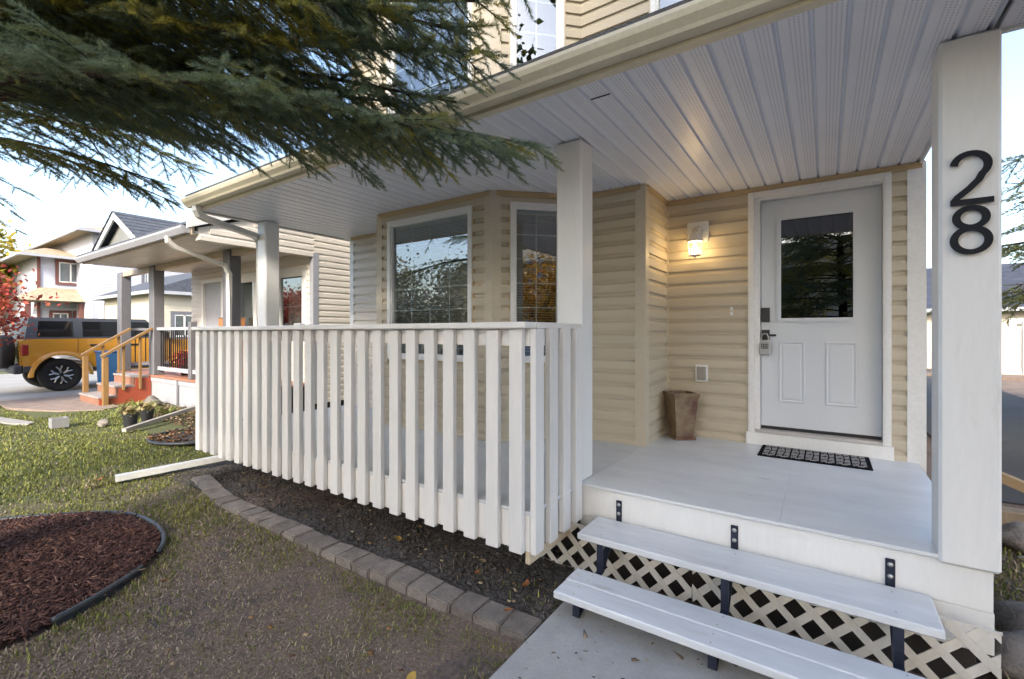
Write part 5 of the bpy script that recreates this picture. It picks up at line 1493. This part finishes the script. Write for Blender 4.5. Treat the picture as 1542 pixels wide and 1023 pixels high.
# ---------------------------------------------------------------- the parked SUV
sv = thing('parked_suv', 'orange yellow boxy SUV with grey hardtop parked on the driveway', 'suv', (-16.75, 4.6, .02))
M_ORANGE = pmat('orange_paint', (.56, .26, .025), .25, var=.03, bump=0, coat=.6, fine=.01)
M_HARD = pmat('grey_hardtop', (.05, .055, .068), .5, var=.05, bump=.1)
M_TYRE = pmat('tyre_rubber', (.018, .018, .019), .85, var=.2, bump=.3)
M_RIM = pmat('dark_rim', (.03, .03, .032), .35, metal=.6); M_ALU = pmat('machined_alloy', (.50, .50, .50), .3, metal=.9)
M_TAIL = pmat('tail_red', (.30, .01, .012), .2, bump=0); M_CLAD = pmat('dark_cladding', (.045, .05, .06), .6)
VX1, VX0 = -15.80, -17.70
WR, WF, WZ, WRAD = 3.20, 6.15, .43, .41
def arc(cy, r, a0, a1, n_=14): return [(cy + r * math.cos(R(a0 + (a1 - a0) * k / n_)), WZ + r * math.sin(R(a0 + (a1 - a0) * k / n_))) for k in range(n_ + 1)]
prof = [(2.52, .62), (2.50, 1.0), (2.52, 1.30), (2.58, 1.335), (5.55, 1.335), (5.70, 1.30), (6.85, 1.25), (6.95, 1.15), (6.98, .60), (6.72, .52)] + [p for p in arc(WF, .50, 8, 172)] + [(5.6, .48), (3.75, .48)] + [p for p in arc(WR, .50, 8, 172)] + [(2.68, .60)]
bm = bmesh.new(); mb = MB(); mb.prism([(VX1, y, z) for y, z in prof], (VX0 - VX1, 0, 0))
mb.build('body', M_ORANGE, sv)
for cy in (WR, WF):                                            # flared arches
    mb = MB(); outer = arc(cy, .60, -2, 182, 20); inner = arc(cy, .505, -2, 182, 20)
    poly = [(VX1 + .002, y, z) for y, z in outer] + [(VX1 + .002, y, z) for y, z in reversed(inner)]
    i = len(mb.v); m_ = len(outer)
    for y, z in outer: mb.v += [(VX1 - .02, y, z), (VX1 + .06, y * .985 + cy * .015, z - .01)]
    for y, z in inner: mb.v += [(VX1 + .06, y, z), (VX1 - .3, y, z)]
    for k in range(m_ - 1):
        a = i + 2 * k; b_ = i + 2 * m_ + 2 * k
        mb.f += [(a, a + 2, a + 3, a + 1), (a + 1, a + 3, b_ + 2, b_)]; mb.mi += [0, 0]
    mb.build('wheel_arch', M_ORANGE, sv, smooth=True)
    mb = MB(); inn = arc(cy, .503, 0, 180, 16); i = len(mb.v)
    for y, z in inn: mb.v += [(VX1 + .03, y, z), (VX1 - .5, y, z)]
    for k in range(16): mb.f.append((i + 2 * k, i + 2 * k + 1, i + 2 * k + 3, i + 2 * k + 2)); mb.mi.append(0)
    mb.build('arch_liner', M_BLACK, sv)
# hardtop: pillars, roof, dark windows
mb = MB(); ix = .06
top = 1.86
def hp(y, z, inset): return (VX1 - inset, y, z), (VX0 + inset, y, z)
mb.hexa([(VX1 - .02, 2.55, 1.336), (VX0 + .02, 2.55, 1.336), (VX0 + .02, 5.45, 1.336), (VX1 - .02, 5.45, 1.336), (VX1 - .14, 2.64, top), (VX0 + .14, 2.64, top), (VX0 + .14, 4.95, top), (VX1 - .14, 4.95, top)])
mb.build('hardtop', M_HARD, sv)
def side_glass(y0, y1, y0t, y1t, nm='side_window'):
    z0, z1 = 1.385, 1.775
    x0_, x1_ = VX1 - .02 - .12 * (z0 - 1.336) / (top - 1.336) + .006, VX1 - .02 - .12 * (z1 - 1.336) / (top - 1.336) + .006
    mb = MB(); mb.hexa([(x0_, y0, z0), (x0_, y1, z0), (x0_ - .02, y1, z0), (x0_ - .02, y0, z0), (x1_, y0t, z1), (x1_, y1t, z1), (x1_ - .02, y1t, z1), (x1_ - .02, y0t, z1)]); mb.build(nm, pmat('suv_glass', (.012, .013, .015), .05, bump=0, spec=.6), sv)
side_glass(2.76, 3.42, 2.80, 3.42); side_glass(3.60, 4.32, 3.60, 4.32); side_glass(4.40, 5.28, 4.40, 5.0)
MB().box(VX1 - .01, VX1 + .015, 3.60, 5.55, .52, .60).build('side_step', M_CLAD, sv)
for y in (3.50, 4.36, 5.50): MB().box(VX1 - .002, VX1 + .002, y - .006, y + .006, .75 if y > 3.6 else 1.0, 1.33).build('door_gap', M_BLACK, sv)
for y in (3.72, 4.55): MB().box(VX1 + .001, VX1 + .035, y, y + .2, 1.15, 1.185, .01).build('door_handle', M_BLACK, sv)
MB().box(VX1 - .10, VX1 + .016, 2.49, 2.62, .93, 1.20, .02).build('tail_light', M_TAIL, sv)
mb = MB(); mb.box(VX0 + .05, VX1 + .03, 2.36, 2.52, .50, .70, .03); mb.box(VX1 - .06, VX1 + .04, 2.52, 2.72, .52, .68, .02); mb.build('bumper', M_CLAD, sv)
MB().box(VX1 + .0, VX1 + .22, 5.3, 5.42, 1.33, 1.52, .03).build('mirror', M_BLACK, sv)
def wheel(x, y, z, axis_x=True, name='wheel', face=1):
    rot = Matrix.Rotation(R(90) * face, 4, 'Y') if axis_x else Matrix.Rotation(R(90), 4, 'X')
    T_ = Matrix.Translation((x, y, z)) @ rot
    mb = MB(); mb.lathe([(.24, -.10), (.27, -.125), (.36, -.13), (.40, -.11), (.41, -.06), (.41, .06), (.40, .11), (.36, .13), (.27, .125), (.24, .10)], 36, T_)
    w = mb.build(name, M_TYRE, sv, smooth=True)
    mb = MB(); mb.lathe([(.24, -.09), (.24, .075), (.225, .09), (.21, .07), (.20, .03), (.02, .02)], 30, T_); child(mb.build('rim', M_RIM, None, True), w, sv)
    mb = MB()
    for k in range(6):
        a = 2 * math.pi * k / 6 + .2
        for da in (-.16, .16):
            p0 = Vector((.05 * math.cos(a), .05 * math.sin(a), .075)); p1 = Vector((.15 * math.cos(a + da * .6), .15 * math.sin(a + da * .6), .09)); p2 = Vector((.225 * math.cos(a + da * 1.6), .225 * math.sin(a + da * 1.6), .092))
            mb.tube([T_ @ (p0 + Vector((0, 0, .03))), T_ @ (p1 + Vector((0, 0, .03))), T_ @ (p2 + Vector((0, 0, .025)))], .017, 6)
    mb.lathe([(.001, .085), (.04, .085), (.05, .07)], 12, T_); child(mb.build('spokes', M_ALU), w, sv)
for y in (WR, WF):
    wheel(VX1 - .16, y, WZ - .0, True); wheel(VX0 + .16, y, WZ, True, face=-1)
T_ = Matrix.Translation((-16.50, 2.33, 1.02)) @ Matrix.Rotation(R(90), 4, 'X')
mb = MB(); mb.lathe([(.05, .11), (.24, .12), (.37, .12), (.41, .08), (.41, -.08), (.37, -.12), (.05, -.12)], 32, T_); mb.build('spare_wheel', M_TYRE, sv, smooth=True)
# ---------------------------------------------------------------- conifers
def shoot_proto(nn, seed, nl, w, stem=True):
    """needle-clad shoot of unit length along +x: one slim triangle per needle"""
    r2 = np.random.default_rng(seed)
    t = np.concatenate([np.linspace(.02, .97, nn - 6), np.full(6, .985)])
    ang = r2.uniform(0, 2 * np.pi, nn); fwd = r2.uniform(.55, .95, nn); fwd[-6:] = r2.uniform(.1, .5, 6)
    ln = nl * r2.uniform(.75, 1.15, nn) * (1 - .25 * t)
    d = np.stack([np.cos(fwd), np.sin(fwd) * np.cos(ang), np.sin(fwd) * np.sin(ang)], -1)
    d[:, 2] += .18; d /= np.linalg.norm(d, axis=1)[:, None]
    B = np.stack([t, np.zeros(nn), np.zeros(nn)], -1)
    s_ = np.cross(d, r2.normal(0, 1, (nn, 3))); s_ /= np.linalg.norm(s_, axis=1)[:, None]
    v = np.stack([B - s_ * w, B + s_ * w, B + d * ln[:, None]], 1).reshape(-1, 3)
    return v
PROTO_A = [shoot_proto(78, k, .27, .0135) for k in range(4)]
PROTO_B = [shoot_proto(26, 20 + k, .26, .030) for k in range(3)]
class Crown:
    def __init__(s): s.p = []; s.d = []; s.l = []; s.t = []; s.wood = MB()
    def add(s, p, d, l, t): s.p.append(tuple(p)); s.d.append(tuple(d)); s.l.append(l); s.t.append(t)
    def mesh(s, name, protos, mat, keep=None):
        p = np.array(s.p); d = np.array(s.d); l = np.array(s.l); t = np.array(s.t)
        if keep is not None:
            tip = p + d * l[:, None]
            k = keep(p) & keep(tip); p, d, l, t = p[k], d[k], l[k], t[k]
        d /= np.linalg.norm(d, axis=1)[:, None]
        up = np.array([0, 0, 1.0]) + rng.normal(0, .25, d.shape)
        y = np.cross(up, d); y /= np.linalg.norm(y, axis=1)[:, None]; z = np.cross(d, y)
        Mx = np.stack([d, y, z], -1) * l[:, None, None]
        which = rng.integers(0, len(protos), len(p)); V = []; T = []
        for k, pr in enumerate(protos):
            q = which == k
            if not q.any(): continue
            vv_ = np.einsum('nij,mj->nmi', Mx[q], pr) + p[q][:, None]
            V.append(vv_.reshape(-1, 3))
            nt_ = len(pr) // 3
            tv = np.repeat(np.clip(t[q][:, None] + rng.normal(0, .05, (q.sum(), nt_)), 0, 1), 3, axis=1)
            T.append(tv.ravel())
        V = np.concatenate(V); T = np.concatenate(T)
        return npmesh(name, V, np.arange(len(V)).reshape(-1, 3), mat, T)
def rotz(v, a):
    c, s_ = math.cos(a), math.sin(a); return Vector((v.x * c - v.y * s_, v.x * s_ + v.y * c, v.z))
def bough(C, base, az, L, rise, droop, tipup, rnd, tint, sec=.085, ter=.06, fine=True, hang=.35, bare=.12, width=.42):
    d = Vector((math.cos(az), math.sin(az), 0)); lat = Vector((-d.y, d.x, 0)); wob = rnd.uniform(-.08, .08)
    def P(t): return base + d * (L * t) + lat * (L * wob * math.sin(t * 3)) + Vector((0, 0, L * (rise * t - droop * t * t + tipup * t ** 4)))
    n = 10
    C.wood.tube([P(k / n) for k in range(n + 1)], [(.012 * L / 2 + .004) * (1 - .85 * k / n) + .002 for k in range(n + 1)], 6)
    s_ = bare * L
    while s_ < L:
        t = s_ / L; p = P(t); tg = (P(min(1, t + .02)) - P(max(0, t - .02))).normalized()
        for side in (-1, 1):
            l2 = (width * L * (1 - t) ** .62 + .09) * rnd.uniform(.6, 1.2)
            if t < .35: l2 *= .45 + 1.55 * t
            if rnd.random() < .06: continue
            dr = rotz(tg, side * rnd.uniform(.55, 1.25)); dr.z -= hang * rnd.uniform(-.1, 1.7); dr.normalize()
            hg = hang * rnd.uniform(.1, .6)
            def Q(u): return p + dr * (l2 * u) + Vector((0, 0, -hg * l2 * u * u))
            C.wood.tube([Q(0), Q(.5), Q(1)], [.0045, .003, .0018] if fine else [.008, .006, .003], 3, cap=False)
            tb = min(1, max(0, tint + rnd.gauss(0, .09)))
            u = .10 if t > .3 else .3
            stp = ter / max(l2, .05)
            while u < 1:
                q = Q(u); tg2 = (Q(min(1, u + .05)) - Q(max(0, u - .05))).normalized()
                C.add(q, tg2, rnd.uniform(.10, .13) if fine else rnd.uniform(.2, .28), tb)
                for sd2 in (-1, 1):
                    l3 = (.20 * l2 * (1 - u) + .07) * rnd.uniform(.7, 1.3)
                    if rnd.random() < .10: continue
                    d3 = rotz(tg2, sd2 * rnd.uniform(.6, 1.0)); d3.z -= hang * rnd.uniform(0, 1.0); d3.normalize()
                    if fine:
                        m_ = max(1, int(round(l3 / .085))); ls = l3 / m_
                        for j in range(m_):
                            dj = d3.copy(); dj.z -= .10 * j
                            C.add(q + d3 * (ls * j * .92) + Vector((0, 0, -.05 * ls * j * j)), dj, max(ls, .06) * 1.12, min(1, max(0, tb + rnd.gauss(0, .05) + .03 * j)))
                    else: C.add(q, d3, max(l3 * 1.6, .16), tb)
                u += stp
            C.add(Q(.97), (Q(1) - Q(.9)).normalized(), rnd.uniform(.08, .11) if fine else .2, min(1, tb + .06))
        s_ += sec * rnd.uniform(.75, 1.25)
    C.add(P(.98), (P(1) - P(.95)), .12, tint)
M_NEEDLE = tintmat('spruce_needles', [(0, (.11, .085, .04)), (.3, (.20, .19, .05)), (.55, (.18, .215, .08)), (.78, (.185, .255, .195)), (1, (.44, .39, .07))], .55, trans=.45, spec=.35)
def trunk_mesh(x, y, h, r):
    mb = MB(); pts_ = []; rr_ = []
    for k in range(16):
        t = k / 15; pts_.append((x + .04 * math.sin(t * 9), y + .03 * math.sin(t * 7 + 1), -.05 + h * t)); rr_.append(r * (1 - t) ** .85 + .01 + (.05 * r / .15 if k == 0 else 0))
    mb.tube(pts_, rr_, 14); return mb
def spruce(label, x, y, h, r0, zlow, rnd, tint, wstep=.5, per=6, sec=.30, ter=.22, group='spruce trees'):
    tr = thing('spruce_tree', label, 'spruce tree', (x, y, 0), group)
    trunk_mesh(x, y, h, .014 * h).build('trunk', M_BARK, tr, smooth=True)
    C = Crown(); z = zlow
    while z < h - .3:
        L = r0 * (1 - (z - zlow) / (h - zlow)) ** .85 + .15
        for k in range(per):
            az = 2 * math.pi * (k + rnd.random() * .7) / per + z * 2.4
            bough(C, Vector((x, y, z + rnd.uniform(-.15, .15))), az, L * rnd.uniform(.8, 1.1), .10 + .25 * (z / h), .30, .10, rnd, tint + rnd.gauss(0, .08), sec, ter, False, .3, .15, .40)
        z += wstep * (1 - .35 * z / h)
    C.add((x, y, h - .15), (0, 0, 1), .5, tint)
    C.wood.build('branches', M_BARK, tr)
    obj('crown', C.mesh('crown', PROTO_B, M_NEEDLE), tr)
    return tr
# the big spruce in the mulch bed: its boughs hang over the lawn into view
TX, TY = -4.30, 0.18
rnd = random.Random(5)
bt = thing('spruce_tree', 'large blue green spruce in the mulch bed with boughs hanging before the porch', 'spruce tree', (TX, TY, 0), 'spruce trees')
trunk_mesh(TX, TY, 9.5, .16).build('trunk', M_BARK, bt, smooth=True)
C = Crown()
def toward(tx, ty, z0, L=None, **kw):
    az = math.atan2(ty - TY, tx - TX); l = L or math.hypot(tx - TX, ty - TY)
    return az, l
# boughs reaching right, towards the porch: (tip x, tip y, root height, tip height, tint); highest tints paint in sunlit yellow
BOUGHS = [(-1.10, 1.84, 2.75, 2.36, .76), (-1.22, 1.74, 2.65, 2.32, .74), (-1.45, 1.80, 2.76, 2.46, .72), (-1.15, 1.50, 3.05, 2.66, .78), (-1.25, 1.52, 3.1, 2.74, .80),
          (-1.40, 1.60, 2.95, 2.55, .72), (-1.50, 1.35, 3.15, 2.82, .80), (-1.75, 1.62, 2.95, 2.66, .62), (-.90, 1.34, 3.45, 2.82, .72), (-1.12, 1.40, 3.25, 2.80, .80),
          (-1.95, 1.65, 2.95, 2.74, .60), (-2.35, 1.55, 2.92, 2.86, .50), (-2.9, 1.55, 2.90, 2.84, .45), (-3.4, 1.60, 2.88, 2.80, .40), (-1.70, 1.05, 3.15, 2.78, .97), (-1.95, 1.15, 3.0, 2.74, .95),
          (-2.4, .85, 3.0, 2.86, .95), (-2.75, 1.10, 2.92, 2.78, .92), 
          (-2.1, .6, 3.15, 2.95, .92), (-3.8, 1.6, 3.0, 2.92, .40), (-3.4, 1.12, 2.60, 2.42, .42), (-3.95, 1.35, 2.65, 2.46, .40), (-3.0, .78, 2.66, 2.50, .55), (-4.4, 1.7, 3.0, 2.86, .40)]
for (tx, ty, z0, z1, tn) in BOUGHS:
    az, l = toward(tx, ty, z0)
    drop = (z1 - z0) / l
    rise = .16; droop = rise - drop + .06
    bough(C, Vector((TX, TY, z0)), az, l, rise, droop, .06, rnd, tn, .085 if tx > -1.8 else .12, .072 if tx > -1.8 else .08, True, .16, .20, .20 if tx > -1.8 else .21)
z = 2.3
while z < 9.2:                                   # the rest of the tree, coarser
    L = 3.3 * (1 - (z - 2.0) / 7.6) ** .85 + .15
    for k in range(5):
        az = 2 * math.pi * (k + rnd.random() * .7) / 5 + z * 2.4
        a_ = (math.degrees(az) + 180) % 360 - 180
        seen = -45 < a_ < 125 and z < 6.4
        if seen or (z < 3.4 and 40 < a_ < 179): continue
        bough(C, Vector((TX, TY, z)), az, L * rnd.uniform(.85, 1.1), .2, .34, .06, rnd, .45 + rnd.gauss(0, .12), .20, .15, True, .35, .15, .38)
    z += .42
C.wood.build('branches', M_BARK, bt)
keep = lambda p: ~((p[:, 1] > 1.98) & (p[:, 2] > 2.72)) & (p[:, 1] < 2.04) & (np.hypot(p[:, 0], p[:, 1]) > .55)
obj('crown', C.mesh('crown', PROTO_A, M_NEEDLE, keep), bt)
print('main spruce shoots', len(C.p))
rnd = random.Random(9)
spruce('spruce in the front yard mirrored in the front door glass', .38, -6.3, 8.4, 3.4, .8, rnd, .85, .40, 7, .22, .17)
spruce('spruce in the front yard behind the added shade tree', 6.2, -7.4, 9.0, 3.2, .9, rnd, .5)
spruce('spruce standing beyond the right edge of the drive, its twig tips in view', 4.85, 9.2, 8.8, 3.3, 2.3, rnd, .6, .42, 8, .24, .18)

# ---------------------------------------------------------------- broadleaf trees
def broadleaf(label, x, y, h, crown_z, rad, n, size, mat, seed, cat='tree', trunk_r=.07, group='leafy trees', clumps=16):
    r2 = random.Random(seed); q = thing('leafy_tree', label, cat, (x, y, 0), group)
    mb = MB(); mb.tube([(x, y, -.05), (x + .05, y, crown_z * .5), (x, y + .05, crown_z)], [trunk_r, trunk_r * .8, trunk_r * .5], 10)
    P = []
    for k in range(clumps):
        a = r2.uniform(0, 6.28); e = r2.uniform(-.7, 1); rr_ = r2.uniform(.45, .9)
        c = Vector((x + math.cos(a) * rad[0] * rr_ * math.cos(e), y + math.sin(a) * rad[1] * rr_ * math.cos(e), crown_z + rad[2] * math.sin(e) * rr_)); P.append(c)
        m_ = Vector((x, y, crown_z * r2.uniform(.45, .95)))
        mb.tube([m_, (m_ + c) / 2 + Vector((0, 0, .1)), c], [trunk_r * .4, trunk_r * .25, trunk_r * .08], 5)
    mb.build('trunk', M_BARK, q)
    rg = np.random.default_rng(seed); V = []
    per = n // clumps
    for c in P:
        cr = np.array(rad) * r2.uniform(.30, .48)
        u = rg.normal(0, .5, (per, 3)); p = np.array(c) + u * cr
        a = rg.normal(0, 1, (per, 3)); a /= np.linalg.norm(a, axis=1)[:, None]
        b_ = np.cross(a, rg.normal(0, 1, (per, 3))); b_ /= np.linalg.norm(b_, axis=1)[:, None]
        s_ = size * rg.uniform(.6, 1.3, per)[:, None]
        V.append(np.stack([p - a * s_, p + b_ * s_ * .6, p + a * s_, p - b_ * s_ * .6], 1))
    V = np.concatenate(V).reshape(-1, 3)
    obj('crown', npmesh('crown', V, np.arange(len(V)).reshape(-1, 4), mat, np.repeat(rg.uniform(0, 1, len(V) // 4), 4)), q)
M_LRED = tintmat('maple_red', [(0, (.12, .02, .02)), (.5, (.34, .05, .035)), (1, (.50, .16, .08))], .55, .35)
M_LYEL = tintmat('poplar_yellow', [(0, (.34, .24, .03)), (.6, (.55, .42, .06)), (1, (.30, .30, .06))], .55, .4)
M_LORA = tintmat('birch_orange', [(0, (.30, .13, .02)), (.6, (.48, .26, .03)), (1, (.42, .36, .08))], .55, .4)
M_LPALE = tintmat('pale_leaf', [(0, (.20, .19, .13)), (.6, (.38, .36, .27)), (1, (.52, .50, .42))], .45, .3)
broadleaf('red leaved tree at the left edge before the parked SUV', -14.3, .8, 3, 1.95, (1.5, 1.6, 1.05), 15000, .048, M_LRED, 2, trunk_r=.05, clumps=26)
broadleaf('yellow autumn tree far behind the red tree', -44, 2.2, 10, 5.5, (5, 4.5, 4.0), 9000, .22, M_LYEL, 3, trunk_r=.2, clumps=30)
broadleaf('pale leaved tree across the lawn mirrored in the bay window', -12.8, -6.2, 6, 2.5, (2.8, 2.6, 2.0), 9000, .08, M_LPALE, 4, trunk_r=.09, clumps=26)
broadleaf('low red shrub across the lawn mirrored in the bay window', -8.6, -4.6, 1.6, .9, (1.0, 1.0, .7), 2200, .05, M_LRED, 6, 'shrub', .04, clumps=14)
M_LGRN = tintmat('ash_green', [(0, (.05, .06, .02)), (.6, (.10, .12, .03)), (1, (.22, .19, .05))], .55, .25)
broadleaf('unseen round leafy tree added to shade the porch and upper wall', 4.0, -4.0, 7, 6.6, (3.4, 3.3, 4.3), 60000, .11, M_LGRN, 12, trunk_r=.17, clumps=84)  # out-of-view tree added to keep sun off the porch and upper wall
broadleaf('orange autumn tree right of the walk mirrored in the angled window', 9.5, -3.2, 6, 2.6, (2.2, 2.2, 2.2), 7000, .07, M_LORA, 8, trunk_r=.09, clumps=26)

# ---------------------------------------------------------------- tidy
for o in bpy.data.objects:
    if '_w' in o: del o['_w']
print('objects', len(bpy.data.objects), 'tris', sum(sum(len(p.vertices) - 2 for p in m.polygons) if len(m.polygons) < 20000 else len(m.polygons) * (m.polygons[0].loop_total - 2) for m in bpy.data.meshes))
